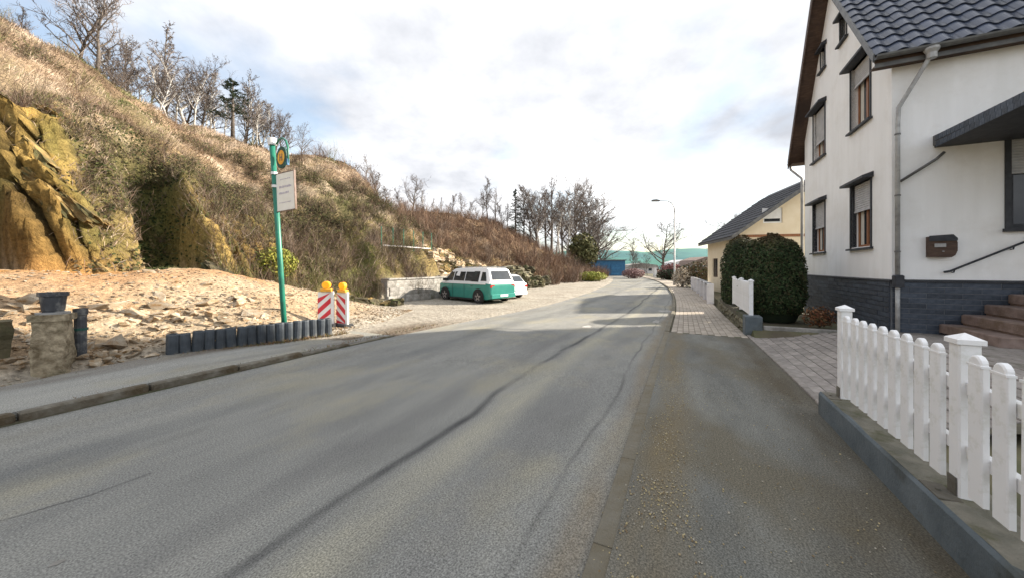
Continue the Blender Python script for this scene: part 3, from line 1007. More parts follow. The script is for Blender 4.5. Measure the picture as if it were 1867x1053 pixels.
def gutter(x, z, sgn):
    m = MB(); n = 7
    ring = [(x + sgn * 0.075 - 0.075 * math.cos(math.pi * i / n), z - 0.075 * math.sin(math.pi * i / n)) for i in range(n + 1)]
    ring2 = [(x + sgn * 0.075 - 0.066 * math.cos(math.pi * i / n), z - 0.066 * math.sin(math.pi * i / n) ) for i in range(n, -1, -1)]
    m.prism(ring + ring2, 'y', -GD - 0.35, OVG + 0.02)
    return m.build('gutter', M['dark_metal'], rf)


gutter(XR - 0.02, zr(XR) - 0.05, -1)
gutter(XL + 0.02, zr(XL) - 0.05, 1)
# pantiles on the slope towards the camera
ang = math.atan(SR)
TWD, TLN = 0.30, 0.33
NP = 10
tm = MB()
for i in range(NP + 1):
    q = i / NP
    x = q * TWD * 1.03
    h = 0.030 * math.sin(2 * math.pi * q - 0.6) + 0.012
    for (l, dz) in ((0.0, 0.040), (TLN * 1.12, 0.006)):
        tm.v.append((l, -x, h + dz))
    tm.v.append((0.0, -x, h + 0.015))
for i in range(NP):
    a = i * 3
    tm.f.append((a, a + 3, a + 4, a + 1)); tm.f.append((a, a + 2, a + 5, a + 3))
tme = tm.mesh('roof_tile', M['tile'], smooth=False, fix=False)
slope_len = (AX - XR) / math.cos(ang)
rows = int(slope_len / TLN)
cols = int((GD + 0.3 + OVG) / TWD)
big = MB()
ca, sa = math.cos(ang), math.sin(ang)
rnd = random.Random(9)
for r in range(rows + 1):
    for c in range(cols):
        l = r * TLN - 0.05; y = OVG + 0.01 - c * TWD
        bx, bz = XR + l * ca - sa * 0.012, zr(XR) + l * sa + ca * 0.012
        if r < 14 and c < 15:
            o = link('roof_tile', tme, rf, (bx, y, bz))
            o.rotation_euler = (rnd.uniform(-.012, .012), -ang + rnd.uniform(-0.012, 0.012), 0)
        else:
            big.add([(bx + vx * ca - vz * sa, y + vy, bz + vx * sa + vz * ca) for vx, vy, vz in tm.v], tm.f)
# far slope as one sheet of tiles
cl2, sl2 = math.cos(math.atan(SLF)), math.sin(math.atan(SLF))
for r in range(int((XL - AX) / cl2 / TLN)):
    for c in range(cols):
        l = r * TLN - 0.05; y = OVG + 0.01 - c * TWD
        bx, bz = XL - l * cl2 + sl2 * 0.012, zr(XL) + l * sl2 + cl2 * 0.012
        big.add([(bx - vx * cl2 + vz * sl2, y + vy, bz + vx * sl2 + vz * cl2) for vx, vy, vz in tm.v], tm.f)
tag(big.build('roof_tile', M['tile'], rf, fix=False), kind='stuff')
MB().tube([(AX, -GD - 0.3, AZ + 0.02), (AX, OVG + 0.03, AZ + 0.02)], 0.12, 10).build('ridge', M['tile'], rf)

# downpipes
dpm = MB()
dpm.tube([(XR - 0.10, -0.42, zr(XR) - 0.11), (XR - 0.09, -0.42, zr(XR) - 0.22), (-0.11, -0.06, 4.85), (-0.10, -0.05, 4.55), (-0.10, -0.05, 1.42)], 0.038, 10)
dpo = dpm.build('downpipe', M['zinc'], house, smooth=True)
MB().lathe([(0.075, 0), (0.075, 0.10), (0.11, 0.16), (0.11, 0.20)], 10, (XR - 0.10, -0.42)).build('funnel', M['zinc'], dpo, (0, 0, zr(XR) - 0.30))
for z in (4.3, 3.05, 1.9):
    MB().lathe([(0.046, z), (0.046, z + 0.03)], 10, (-0.10, -0.05)).build('pipe_clip', M['dark_metal'], dpo)
MB().tube([(-0.10, -0.05, 1.40), (-0.10, -0.05, 0.15)], 0.038, 8).build('standpipe', M['zinc'], dpo, smooth=True)
MB().bbox(-0.20, -0.062, -0.12, 0.03, 1.19, 1.44, 0.02).build('collector_box', M['dark_trim'], dpo)
dpo2 = MB().tube([(XL + 0.10, 0.30, zr(XL) - 0.12), (XL + 0.08, 0.28, zr(XL) - 0.3), (GW + 0.08, 0.06, zr(XL) - 0.75), (GW + 0.07, 0.06, zr(XL) - 1.0), (GW + 0.07, 0.06, 0.2)], 0.045, 8).build('downpipe', M['zinc'], house, smooth=True)
MB().tube([(-0.07, -0.10, 3.35), (-0.07, -0.62, 3.74), (-0.09, -0.72, 3.86)], 0.026, 8).build('drain_pipe', M['dark_metal'], house, smooth=True)

# canopy over the entrance, clad with slate on its side
cp = MB()
cp.box(-2.35, -0.001, -3.9, -0.62, 3.98, 4.02)
cn_ = cp.build('canopy', M['dark_trim'], house)
MB().prism([(-2.42, 4.022), (-2.42, 4.10), (-0.001, 4.22), (-0.001, 4.022)], 'y', -3.95, -0.60).build('canopy_roof', M['dark_metal'], cn_)
sh = MB().box(0.004, 0.111, 0, 0.014, 0, 0.11).mesh('shingle', M['slate'])
for r in range(2):
    for i in range(21):
        x = -2.42 + i * 0.115 + (0.03 if r else 0)
        if x > -0.13: continue
        o = link('shingle', sh, cn_, (x, -0.598 + 0.006 * (1 - r), 3.965 + r * 0.085 + 0.05 * (x + 2.42) / 2.4 * r))
        o.rotation_euler = (R(4), 0, 0)
MB().box(-2.40, -2.30, -3.8, -3.7, 0.3, 3.98).build('canopy_post', M['dark_trim'], cn_)
MB().prism([(-0.0, 3.3), (-0.06, 3.3), (-0.9, 3.98), (-0.72, 3.98), (-0.0, 3.42)], 'y', -3.86, -3.8).build('bracket', M['timber'], cn_)

# steps up to the door, handrail and letter box
st = thing('entrance_steps', 'reddish sandstone steps rising along the white house wall', 'steps', P(HS, HT, 0), RZ)
for k in range(5):
    y = -0.66 - k * 0.30
    top = 0.49 + k * 0.205
    e = -4.2 if k == 4 else y - 0.42
    MB().bbox(-1.55 + 0.012 * k, -0.045, e, y, top - 0.17, top, 0.018).build('step', M['sandstone'], st)
    if k: MB().box(-1.50, -0.045, e, y - 0.03, 0.1, top - 0.172).build('riser', M['sandstone'], st)
hr = MB().tube([(-0.075, -0.72, 1.50), (-0.08, -0.80, 1.52), (-0.08, -2.2, 2.32), (-0.08, -2.5, 2.34)], 0.02, 8).build('handrail', M['dark_trim'], smooth=True)
hr.location = P(HS, HT, 0); hr.rotation_euler = (0, 0, RZ)
tag(hr, 'thin dark handrail fixed to white wall above the steps', 'handrail')
for y, z in ((-0.86, 1.545), (-1.62, 1.98), (-2.3, 2.31)):
    MB().tube([(-0.08, y, z), (-0.06, y, z - 0.05), (-0.001, y, z - 0.05)], 0.011, 6).build('bracket', M['dark_trim'], hr)
lb = thing('letter_box', 'brown metal letter box on white wall beside downpipe', 'letter box', P(HS, HT, 0), RZ)
body = MB()
prof = [(-0.14, 1.80), (-0.03, 1.80), (-0.01, 1.86), (-0.01, 2.12), (-0.03, 2.21), (-0.14, 2.22)]
body.prism([(-0.50, 1.80), (-0.50, 2.20), (-0.80, 2.22), (-0.85, 2.18), (-0.88, 2.08), (-0.88, 1.92), (-0.85, 1.83), (-0.80, 1.79)], 'x', -0.13, -0.001)
body.build('box_body', M['letter'] if 'letter' in M else M['timber'], lb)
MB().prism([(-0.49, 2.11), (-0.49, 2.215), (-0.81, 2.235), (-0.87, 2.16), (-0.87, 2.11)], 'x', -0.155, -0.131).build('flap', M['dark_trim'], lb)
MB().bbox(-0.145, -0.131, -0.72, -0.56, 1.99, 2.06, 0.004).build('name_plate', M['zinc'], lb)
MB().lathe([(0.016, 0), (0.016, 0.014)], 10).build('lock', M['zinc'], lb, (-0.14, -0.68, 1.9))

# red-brown dwarf shrub at the foot of the plinth
def leaf_blob(name, mat, parent, n, rx, ry, rz_, size, cols, seed, shape=None, loc=(0, 0, 0), shell=0.35, up=0.0):
    rn = random.Random(seed)
    m = MB()
    for k in range(n):
        while True:
            d = Vector((rn.uniform(-1, 1), rn.uniform(-1, 1), rn.uniform(-1, 1)))
            if 0.05 < d.length < 1: break
        d.normalize()
        rr = (1 - shell * rn.random() ** 1.5) * (1 + 0.10 * mn.noise(d * 2.3 + Vector((seed, 0, 0))) + 0.05 * mn.noise(d * 6))
        p = Vector((d.x * rx, d.y * ry, d.z * rz_)) * rr
        if shape: p = shape(p, d, rr)
        nrm = (d + Vector((rn.gauss(0, .6), rn.gauss(0, .6), rn.gauss(0, .6) + up))).normalized()
        a = nrm.orthogonal().normalized(); b = nrm.cross(a)
        th = rn.random() * 6.28
        a, b = a * math.cos(th) + b * math.sin(th), b * math.cos(th) - a * math.sin(th)
        s1 = size * rn.uniform(0.6, 1.4)
        m.add([p - a * s1, p + b * s1 * 0.45, p + a * s1, p - b * s1 * 0.45], [(0, 1, 2, 3)])
        c = rn.choice(cols); j = rn.uniform(0.75, 1.3)
        m.c += [(c[0] * j, c[1] * j, c[2] * j)] * 4
    return m.build(name, mat, parent, loc, fix=False)


w = P(11.2, -3.0, 0)
sb = thing('dwarf_shrub', 'small rust-red shrub at the foot of white house', 'shrub', (w.x, w.y, ter(11.2, -3.0)))
leaf_blob('foliage', M['rust_leaf'], sb, 1100, 0.36, 0.34, 0.26, 0.035, [(0.17, 0.07, 0.035), (0.11, 0.045, 0.025), (0.22, 0.11, 0.055), (0.08, 0.06, 0.03)], 4, loc=(0, 0, 0.22), shell=0.9)
stm = MB()
for k in range(9):
    a = k * 0.7
    stm.tube([(0, 0, -0.05), (0.12 * math.cos(a), 0.12 * math.sin(a), 0.15), (0.28 * math.cos(a), 0.28 * math.sin(a), 0.38)], [0.012, 0.009, 0.004], 4)
stm.build('stem', M['bark'], sb)

# big clipped conifer between drive and footway, with a lower one behind it
def hedge(name, label, s, t, rx, ry, h, n, seed, zs=0.0):
    z0 = ter(s, t) - 0.05 + zs
    w = P(s, t, z0)
    hd = thing(name, label, 'hedge', (w.x, w.y, z0), RZ)

    def shp(p, d, rr):
        # flat-sided bell: widest at a third of the height, domed top, tucked foot
        zz = (p.z / (h / 2) + 1) / 2
        zz = min(1, max(0, zz))
        k = lerp_tab([(0, 0.78), (0.12, 0.92), (0.35, 1.0), (0.6, 0.95), (0.8, 0.80), (0.92, 0.60), (1, 0.30)], zz)
        k *= 1 + 0.085 * mn.noise(d * 3.1 + Vector((seed, 3, 0))) + 0.06 * mn.noise(d * 8 + Vector((seed, 0, 5)))
        l = math.hypot(d.x, d.y) or 1e-6
        q = min(1.0, l * 1.6)
        q *= rr if l * 1.6 > 1 else 1
        return Vector((d.x / l * rx * k * q, d.y / l * ry * k * q, zz * h + (rr - 1) * 0.2))
    rn = random.Random(seed)
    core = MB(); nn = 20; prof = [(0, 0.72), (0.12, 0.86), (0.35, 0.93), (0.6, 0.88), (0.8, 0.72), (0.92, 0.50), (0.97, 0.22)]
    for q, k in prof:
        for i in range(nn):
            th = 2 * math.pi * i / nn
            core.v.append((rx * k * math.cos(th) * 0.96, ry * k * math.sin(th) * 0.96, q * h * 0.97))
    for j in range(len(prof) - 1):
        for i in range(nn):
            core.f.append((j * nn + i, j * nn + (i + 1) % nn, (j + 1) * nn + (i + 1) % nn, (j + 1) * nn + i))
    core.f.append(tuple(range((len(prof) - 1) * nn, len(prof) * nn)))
    o = leaf_blob('foliage', M['hedge'], hd, n, rx, ry, h / 2, 0.04, [(0.032, 0.055, 0.020), (0.042, 0.070, 0.025), (0.026, 0.044, 0.018), (0.055, 0.072, 0.030), (0.070, 0.064, 0.032)], seed, shp, shell=0.14, up=0.3)
    # scorched brown top
    at = o.data.color_attributes['Col']
    for i, vv in enumerate(o.data.vertices):
        c = at.data[i].color
        b = ss(0.80, 1.0, vv.co.z / h + 0.06 * mn.noise(vv.co * 3)) * 0.75
        b = max(b, 0.55 * ss(0.42, 0.7, mn.noise(vv.co * 1.3 + Vector((seed, 1, 2)))))
        at.data[i].color = (c[0] * (1 - b) + 0.105 * b, c[1] * (1 - b) + 0.066 * b, c[2] * (1 - b) + 0.03 * b, 1)
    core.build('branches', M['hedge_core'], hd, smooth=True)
    return hd


hedge('clipped_conifer', 'large rounded dark green clipped conifer beside the driveway', 12.7, -2.30, 1.05, 0.80, 2.52, 24000, 21)
hedge('clipped_conifer', 'lower clipped conifer half hidden behind large rounded one', 15.7, -1.92, 1.25, 0.66, 2.85, 13000, 22)

# ------------------------------------------------------------------ garden walls and picket fences
def picket_mesh(w, h, th):
    m = MB()
    prof = [(-w / 2, 0), (w / 2, 0), (w / 2, h - 0.05), (w / 2 - 0.006, h - 0.048), (w / 2 - 0.006, h - 0.035), (w / 2 - 0.012, h - 0.022), (w / 2 - 0.03, h - 0.006), (0, h)]
    prof = prof + [(-x, z) for x, z in reversed(prof[2:-1])]
    m.prism(prof, 'y', -th / 2 + 0.006, th / 2)
    prof2 = [(x * 0.86, z + (0.006 if z < 0.01 else -0.008)) for x, z in prof]
    n = len(prof)
    # rounded front face
    base = [(x, -th / 2 + 0.006, z) for x, z in prof]; front = [(x, -th / 2, z) for x, z in prof2]
    m.add(base + front, [tuple(range(n, 2 * n))] + [(i, (i + 1) % n, (i + 1) % n + n, i + n) for i in range(n)])
    m.prism([(-w / 2 - 0.003, h - 0.062), (w / 2 + 0.003, h - 0.062), (w / 2 + 0.003, h - 0.05), (-w / 2 - 0.003, h - 0.05)], 'y', -th / 2 - 0.003, th / 2 + 0.003)
    return m.mesh('picket', M['plastic'])


def post_mesh(w, h):
    m = MB()
    m.bbox(-w / 2, w / 2, -w / 2, w / 2, 0, h - 0.06, 0.008)
    e = w / 2 + 0.012
    m.box(-e, e, -e, e, h - 0.062, h - 0.035)
    m.add([(-e, -e, h - 0.035), (e, -e, h - 0.035), (e, e, h - 0.035), (-e, e, h - 0.035), (0, 0, h)], [(0, 1, 4), (1, 2, 4), (2, 3, 4), (3, 0, 4), (3, 2, 1, 0)])
    return m.mesh('post', M['plastic'])


def fence(label, posts, t, z0, ph, pkh, npk, w=0.102, tf=None, brackets=True, shoes=None):
    s0 = posts[0]
    f = thing('picket_fence', label, 'fence', P(s0, t(s0), z0), RZ)
    pm, km = post_mesh(0.092, ph), picket_mesh(w, pkh, 0.03)
    for k, s in enumerate(posts):
        link('post', pm, f, (s - s0, t(s) - t(s0), 0.0))
        if brackets:
            sh_ = MB()
            sh_.bbox(-0.10, 0.10, 0.048, 0.15, -0.003, 0.006, 0.003)
            sh_.bbox(-0.035, 0.035, 0.048, 0.056, 0.004, 0.11, 0.002)
            sh_.lathe([(0.012, 0.006), (0.012, 0.016)], 8, (0.0, 0.11))
            sh_.build('post_shoe', M['kerb'], f, (s - s0, t(s) - t(s0), 0))
    for a, b in zip(posts, posts[1:]):
        n = npk
        for i in range(n):
            s = a + (b - a) * (i + 1) / (n + 1)
            o = link('picket', km, f, (s - s0, t(s) - t(s0) + 0.035, 0.05 + 0.004 * mn.noise((s * 9, 0, 0))))
            o.rotation_euler = (0.008 * mn.noise((s * 5, 1, 3)), 0.012 * mn.noise((s * 6, 4, 3)), R(180) + 0.06 * mn.noise((s * 7, 2, 0)))
        for z in (0.24, 0.60):
            MB().bbox(min(a, b) - s0 + 0.047, max(a, b) - s0 - 0.047, -0.022, 0.0185, z, z + 0.07, 0.004).build('rail', M['plastic'], f, (0, t(a) - t(s0), 0))
    return f


# near wall (blue-grey painted side, mossy top)
def low_wall(name, label, s0, s1, t0, t1, h, mats, base=-0.12, cap=None):
    w = thing(name, label, 'wall', P(s0, t1, gz(s0)), RZ)
    return w


nw = thing('garden_wall', 'low blue-grey painted wall with mossy top under near white fence', 'wall', P(-6, -1.285, 0), RZ)
n = 60
m = MB(); m2 = MB()
L0, L1 = 0.0, 10.82
for i in range(n + 1):
    x = L0 + (L1 - L0) * i / n
    j = 0.006 * mn.noise((x * 2.0, 0, 0))
    m.v += [(x, j, -0.1), (x, j - 0.004, 0.255 + j), (x, -0.018 + j, 0.275 + j), (x, -0.32, 0.27), (x, -0.32, -0.1)]
for i in range(n):
    for k in range(4):
        a = i * 5 + k
        m.f.append((a, a + 5, a + 6, a + 1))
m.f.append(tuple(range(5))); m.f.append(tuple(range(n * 5, n * 5 + 5)))
m.build('wall_body', M['wall_side'], nw)
m = MB()
for i in range(n + 1):
    x = L0 + (L1 - L0) * i / n
    for k in range(5):
        y = -0.022 - 0.293 * k / 4
        m.v.append((min(x, L1 - 0.006), y, 0.277 + 0.007 * mn.noise((x * 3, y * 9, 4)) + (0.002 if 0 < k < 4 else -0.001)))
for i in range(n):
    for k in range(4):
        a = i * 5 + k
        m.f.append((a, a + 5, a + 6, a + 1))
m.build('wall_top', M['wall_top'], nw, smooth=True, fix=False)
fence('white plastic picket fence on near blue-grey wall', [4.68, 2.98, 1.28, -0.42], lambda s: -1.455, 0.279, 0.945, 0.80, 9)

# far wall of rough stones with a blue-grey end pier
fw = thing('stone_wall', 'rough stone garden wall carrying second white fence by conifers', 'wall', P(10.35, -1.36, 0), RZ)
MB().bbox(-0.02, 0.40, -0.34, 0.02, gz(10.3) - 0.1, 0.40, 0.015).build('end_pier', M['wall_side'], fw)
core = MB()
for i in range(15):
    core.box(0.41 + i * 0.5, 0.91 + i * 0.5, -0.26, -0.05, gz(10.6 + i * .5) - 0.1, 0.33 + (gz(10.8 + i * .5) - gz(10.4)) * 0.6)
core.build('mortar_core', M['joint'], fw)
rn = random.Random(14)
smes = []
for k in range(6):
    bm = bmesh.new()
    for _ in range(16):
        v = Vector((rn.uniform(-1, 1), rn.uniform(-1, 1), rn.uniform(-1, 1)))
        l = max(abs(v.x), abs(v.y), abs(v.z)) or 1
        v = v / l * rn.uniform(0.85, 1)
        bm.verts.new(v)
    bmesh.ops.convex_hull(bm, input=bm.verts[:])
    for v in [v for v in bm.verts if not v.link_faces]: bm.verts.remove(v)
    me = bpy.data.meshes.new('wall_stone'); bm.to_mesh(me); bm.free()
    smes.append(me)


def stone_copy(kind, mat):
    me = smes[kind].copy(); me.materials.append(mat); return me


M['garden_stone'] = pmat('garden_stone', (0.13, 0.115, 0.075), (0.25, 0.22, 0.16), 4, 0.95, 0.5, 14, c3=(0.09, 0.10, 0.04), s3=2, rand=0.3)
gst = [stone_copy(k, M['garden_stone']) for k in range(6)]
for i in range(30):
    for r in range(3):
        s = 0.44 + i * 0.25 + 0.1 * (r % 2)
        if s > 7.7: continue
        gb = gz(10.4 + s)
        o = link('wall_stone', gst[rn.randrange(6)], fw, (s + 0.12, -0.10 + rn.uniform(-0.01, 0.015), gb + 0.05 + r * 0.125 + (gz(10.35) - gb) * r * 0.12))
        o.scale = (0.12, 0.11, 0.062); o.rotation_euler = (0, rn.uniform(-.08, .08), rn.choice((0, 3.14)))
fence('white picket fence on stone wall in front of conifers', [10.62, 12.3, 14.0], lambda s: -1.50, 0.37, 0.93, 0.82, 9, brackets=False)
gstep = MB().bbox(10.36, 10.46, -5.6, -1.72, gz(10.3) - 0.1, ter(10.3, -2.5) + 0.16, 0.015)
o = gstep.build('bed_edging', M['concrete'], rz=RZ)
tag(o, 'grey concrete edging between driveway and planted bed', 'edging')

# ------------------------------------------------------------------ yellow house further on (local x along road, y left)
YS, YT = 24.0, -3.07
yh = thing('yellow_house', 'cream yellow house with dark roof behind clipped conifers', 'house', Vector((13.15, 20.3, 0)), RZ + R(12))
YW, YD, YE, YA = 8.2, 6.2, 3.75, 6.85
yw = MB().prism([(0, -0.4), (-YW, -0.4), (-YW, YE), (-YW / 2, YA - 0.1), (0, YE)], 'x', 0, YD).build('wall', M['yellow_render'])
cut = MB()
cut.box(-0.1, 0.15, -2.15, -1.2, 4.1, 4.95)
for x in (1.2, 3.9):
    cut.box(x, x + 1.1, -0.15, 0.1, 0.9, 2.2)
apply_cut(yw, cut); yw.parent = yh
for (a, b, c, d) in [(-2.15, -1.2, 4.1, 4.95)]:
    f = MB(); f.box(0.08, 0.12, a, a + 0.08, c, d); f.box(0.08, 0.12, b - 0.08, b, c, d); f.box(0.082, 0.118, a + .08, b - .08, c, c + 0.08); f.box(0.082, 0.118, a + .08, b - .08, d - 0.08, d)
    fr = f.build('window', M['white_paint'], yh)
    MB().box(0.06, 0.079, a + 0.02, b - 0.02, c + 0.25, d).build('roller_shutter', M['white_paint'], fr)
    MB().box(0.10, 0.11, a + .08, b - .08, c + .08, d - .08).build('pane', M['glass'], fr)
for x in (1.2, 3.9):
    f = MB(); f.box(x, x + 0.08, -0.12, -0.08, 0.9, 2.2); f.box(x + 1.02, x + 1.1, -0.12, -0.08, 0.9, 2.2); f.box(x + .08, x + 1.02, -0.118, -0.082, 0.9, 0.98); f.box(x + .08, x + 1.02, -0.118, -0.082, 2.12, 2.2)
    fr = f.build('window', M['timber'], yh)
    MB().box(x + .08, x + 1.02, -0.105, -0.095, .98, 2.12).build('pane', M['glass'], fr)
rr = MB(); OV = 0.55; sl_ = (YA - YE) / (YW / 2)
ze = YE - OV * sl_
rr.prism([(OV, ze), (-YW / 2, YA), (-YW / 2, YA - 0.2), (OV, ze - 0.16)], 'x', -0.5, YD + 0.4)
rr.prism([(-YW - OV, ze), (-YW / 2 - 0.001, YA), (-YW / 2 - 0.001, YA - 0.2), (-YW - OV, ze - 0.16)], 'x', -0.5, YD + 0.4)
yr = rr.build('roof', M['dark_metal'], yh)
# courses of tiles on the slope facing the road
tw, tl_ = 0.6, 0.42
ct = MB().prism([(0, 0.0), (0, 0.045), (tl_ + 0.02, 0.012), (tl_ + 0.02, 0.0)], 'x', 0.005, tw - 0.005)
ctm = ct.mesh('roof_tile', M['roof_dark'])
a2 = math.atan(sl_)
ln = (YW / 2 + OV) / math.cos(a2)
for r in range(int(ln / tl_)):
    for c in range(12):
        l = r * tl_
        o = link('roof_tile', ctm, yr, (-0.52 + c * tw + (tw / 2 if r % 2 else 0) * 0.5, OV - l * math.cos(a2) + 0.01, ze + l * math.sin(a2) + 0.006))
        o.rotation_euler = (math.pi - a2 + math.pi, 0, 0)
        o.scale = (1, -1, 1)
vb = MB().prism([(OV + .02, ze + 0.04), (-YW / 2, YA + 0.05), (-YW / 2, YA - 0.2), (OV + .02, ze - 0.18)], 'x', -0.54, -0.501)
vb.build('verge_board', M['dark_metal'], yr)
MB().prism([(-YW - OV - .02, ze + 0.04), (-YW / 2 - .001, YA + 0.05), (-YW / 2 - .001, YA - 0.2), (-YW - OV - .02, ze - 0.18)], 'x', -0.54, -0.501).build('verge_board', M['dark_metal'], yr)
MB().prism([(-YW / 2 + 1.25, YA - 1.08), (-YW / 2, YA - 0.12), (-YW / 2 - 1.25, YA - 1.08)], 'x', -0.05, -0.001).build('gable_cladding', M['slate'], yh)
MB().box(-0.045, -0.0, -YW, 0.0, 3.3, 3.45).build('band', M['sash'], yh)

# pale garden wall with dark coping in front of it
gwall = thing('panel_wall', 'pale grey garden wall with dark coping along far footway', 'wall', P(20.5, -1.15, gz(20)), RZ)
for i in range(6):
    s = i * 2.6; y = bend(20.5 + s) * 0.75
    MB().bbox(s + 0.26, s + 2.56, y - 0.18, y - 0.02, -0.1, 0.95, 0.01).build('wall_panel', M['white_wall'], gwall)
    MB().box(s + 0.24, s + 2.6, y - 0.24, y + 0.04, 0.952, 1.03).build('coping', M['dark_metal'], gwall)
    MB().bbox(s, s + 0.235, y - 0.25, y + 0.06, -0.1, 1.05, 0.01).build('pier', M['white_wall'], gwall)

# ------------------------------------------------------------------ street lamps
def lamp(label, s, t, h, arm, lean=0.0):
    z0 = gz(s)
    l = thing('street_lamp', label, 'street lamp', P(s, t, z0), 0, 'street lamps')
    MB().lathe([(0.13, 0), (0.13, 0.9), (0.085, 1.0), (0.06, h - 1.2)], 10).build('pole', M['zinc'], l, smooth=True)
    pts = [(0, 0, h - 1.2), (-0.02, 0, h - 0.7), (-0.25, 0, h - 0.25), (-0.7, 0, h - 0.03), (-arm + 0.5, 0, h)]
    MB().tube(pts, [0.06, 0.055, 0.05, 0.045, 0.04], 8).build('arm', M['zinc'], l, smooth=True)
    m = MB()
    m.prism([(-arm - 0.25, h - 0.06), (-arm + 0.55, h - 0.07), (-arm + 0.55, h + 0.05), (-arm + 0.2, h + 0.13), (-arm - 0.2, h + 0.09)], 'y', -0.15, 0.15)
    hd = m.build('lamp_head', M['dark_metal'], l)
    MB().box(-arm - 0.2, -arm + 0.35, -0.12, 0.12, h - 0.085, h - 0.062).build('lens', M['white_wall'], hd)


lamp('tall curved street lamp beside footway past yellow house', 39.7, 0.95, 8.7, 2.1)
lamp('smaller distant street lamp right of the tall curved one', 78.0, 4.0, 8.2, 1.2)

# ------------------------------------------------------------------ far end of the street
bgz = gz(80)
c = Vector(((1104 - 933.5) / 640 * 76, 76, bgz))
bg_ = thing('blue_garage', 'blue metal garage at the far bend of road', 'garage', c, R(8))
MB().box(-4.5, 4.5, 0, 5, 0, 3.3).build('wall', M['blue'], bg_)
for i in range(3):
    d = MB().box(-3.3 + i * 2.25, -1.25 + i * 2.25, -0.06, -0.002, 0.05, 2.5).build('door', M['blue'], bg_)
    for k in range(4):
        MB().box(-3.25 + i * 2.25, -1.3 + i * 2.25, -0.085, -0.062, 0.2 + k * 0.58, 0.66 + k * 0.58).build('panel', M['blue'], d)
MB().box(-4.7, 4.7, -0.3, 5.2, 3.3, 3.5).build('roof', M['dark_metal'], bg_)

# row of far walls, roofs and bushes
def simple_house(label, px, d, w, dep, he, hr, wallm, roofm, rz=0.0, yb=None):
    X = (px - 933.5) / 640 * d
    h = thing('distant_house', label, 'house', (X, d, gz(80)), rz)
    MB().box(-w / 2, w / 2, 0, dep, -0.5, he).build('wall', wallm, h)
    MB().prism([(-w / 2 - 0.4, he - 0.1), (w / 2 + 0.4, he - 0.1), (w / 2 - 0.3, he + hr * .55), (0.0, he + hr), (-w / 2 + 0.3, he + hr * .55)], 'y', -0.4, dep + 0.4).build('roof', roofm, h)
    for k in (-1, 1):
        f = MB().box(k * w * 0.25 - 0.5, k * w * 0.25 + 0.5, -0.04, 0.02, he * 0.4, he * 0.8).build('window', M['glass'], h)
        MB().box(k * w * 0.25 - 0.6, k * w * 0.25 + 0.6, -0.1, -0.041, he * 0.4 - 0.1, he * 0.4).build('sill', M['white_paint'], f)


simple_house('small white far house with pale roof left of the lamps', 1172, 108, 9, 8, 1.9, 1.2, M['white_wall'], M['concrete'])
simple_house('small pink-walled far house right of the tall lamp', 1246, 120, 7, 8, 2.4, 2.0, M['sandstone'], M['white_wall'])
simple_house('pale far house nearest the yellow house', 1287, 92, 6, 8, 2.6, 2.0, M['white_wall'], M['sandstone'])
pz = MB()
pz.bbox(-0.25, 0.25, -0.25, 0.25, -0.1, 1.75, 0.02)
X = (1194 - 933.5) / 640 * 66
gp = thing('gate_pillar', 'white gate pillar at the far right bend', 'pillar', (X, 66, gz(60)), 0.2)
pz.build('shaft', M['white_paint'], gp)
MB().box(-0.32, 0.32, -0.32, 0.32, 1.752, 1.86).build('cap', M['white_wall'], gp)

# ------------------------------------------------------------------ left verge: pillar, planter, palisade edging, bus stop, beacons
pil = thing('stone_pillar', 'squat weathered stone pillar at left edge beside pavement', 'pillar', P(1.62, 8.16, gz(1.5)), R(35))
def rough_box(sx, sy, h, n, amp, seed, z0=0.0, taper=0.0):
    bm = bmesh.new()
    bmesh.ops.create_cube(bm, size=1)
    bmesh.ops.subdivide_edges(bm, edges=bm.edges[:], cuts=n, use_grid_fill=True)
    for v in bm.verts:
        k = 1 - taper * (v.co.z + 0.5)
        p = Vector((v.co.x * sx * k, v.co.y * sy * k, (v.co.z + 0.5) * h))
        p += Vector((mn.noise(p * 4 + Vector((seed, 0, 0))), mn.noise(p * 4 + Vector((0, seed, 0))), 0.5 * mn.noise(p * 4 + Vector((0, 0, seed))))) * amp
        p += Vector((mn.noise(p * 13 + Vector((seed, 0, 0))), mn.noise(p * 13 + Vector((0, seed, 0))), 0)) * amp * 0.5
        v.co = p + Vector((0, 0, z0))
    me = bpy.data.meshes.new('rough'); bm.to_mesh(me); bm.free()
    return me


me = rough_box(0.32, 0.32, 0.86, 11, 0.045, 3, 0.0, 0.05); me.materials.append(M['pillar'])
link('shaft', me, pil)
me = rough_box(0.35, 0.35, 0.09, 5, 0.02, 8, 0.84); me.materials.append(M['pillar'])
link('cap', me, pil)
me = rough_box(6.0, 0.34, 0.84, 12, 0.05, 5); me.materials.append(M['dark_rock'])
w = link('rubble_wall', me, None, P(-1.66, 8.75, gz(0)), RZ)
tag(w, 'dark rough stone wall running left from squat pillar', 'wall')
pot = thing('plant_pot', 'dark round plant pot on top of squat stone pillar', 'plant pot', P(1.62, 8.16, gz(1.5) + 0.93), RZ)
pot.scale = (0.66, 0.66, 0.95)
MB().lathe([(0.155, 0.0), (0.16, 0.02), (0.15, 0.05), (0.165, 0.06), (0.195, 0.27), (0.225, 0.275), (0.225, 0.33), (0.20, 0.33), (0.18, 0.24)], 18).build('pot_body', M['pot'], pot, smooth=False)
MB().lathe([(0.05, -0.015), (0.24, -0.01), (0.25, 0.03), (0.22, 0.032)], 18).build('saucer', M['zinc'], pot)
MB().lathe([(0.0, 0.24), (0.185, 0.235), (0.10, 0.29), (0.02, 0.30)], 12).build('soil', M['joint'], pot)
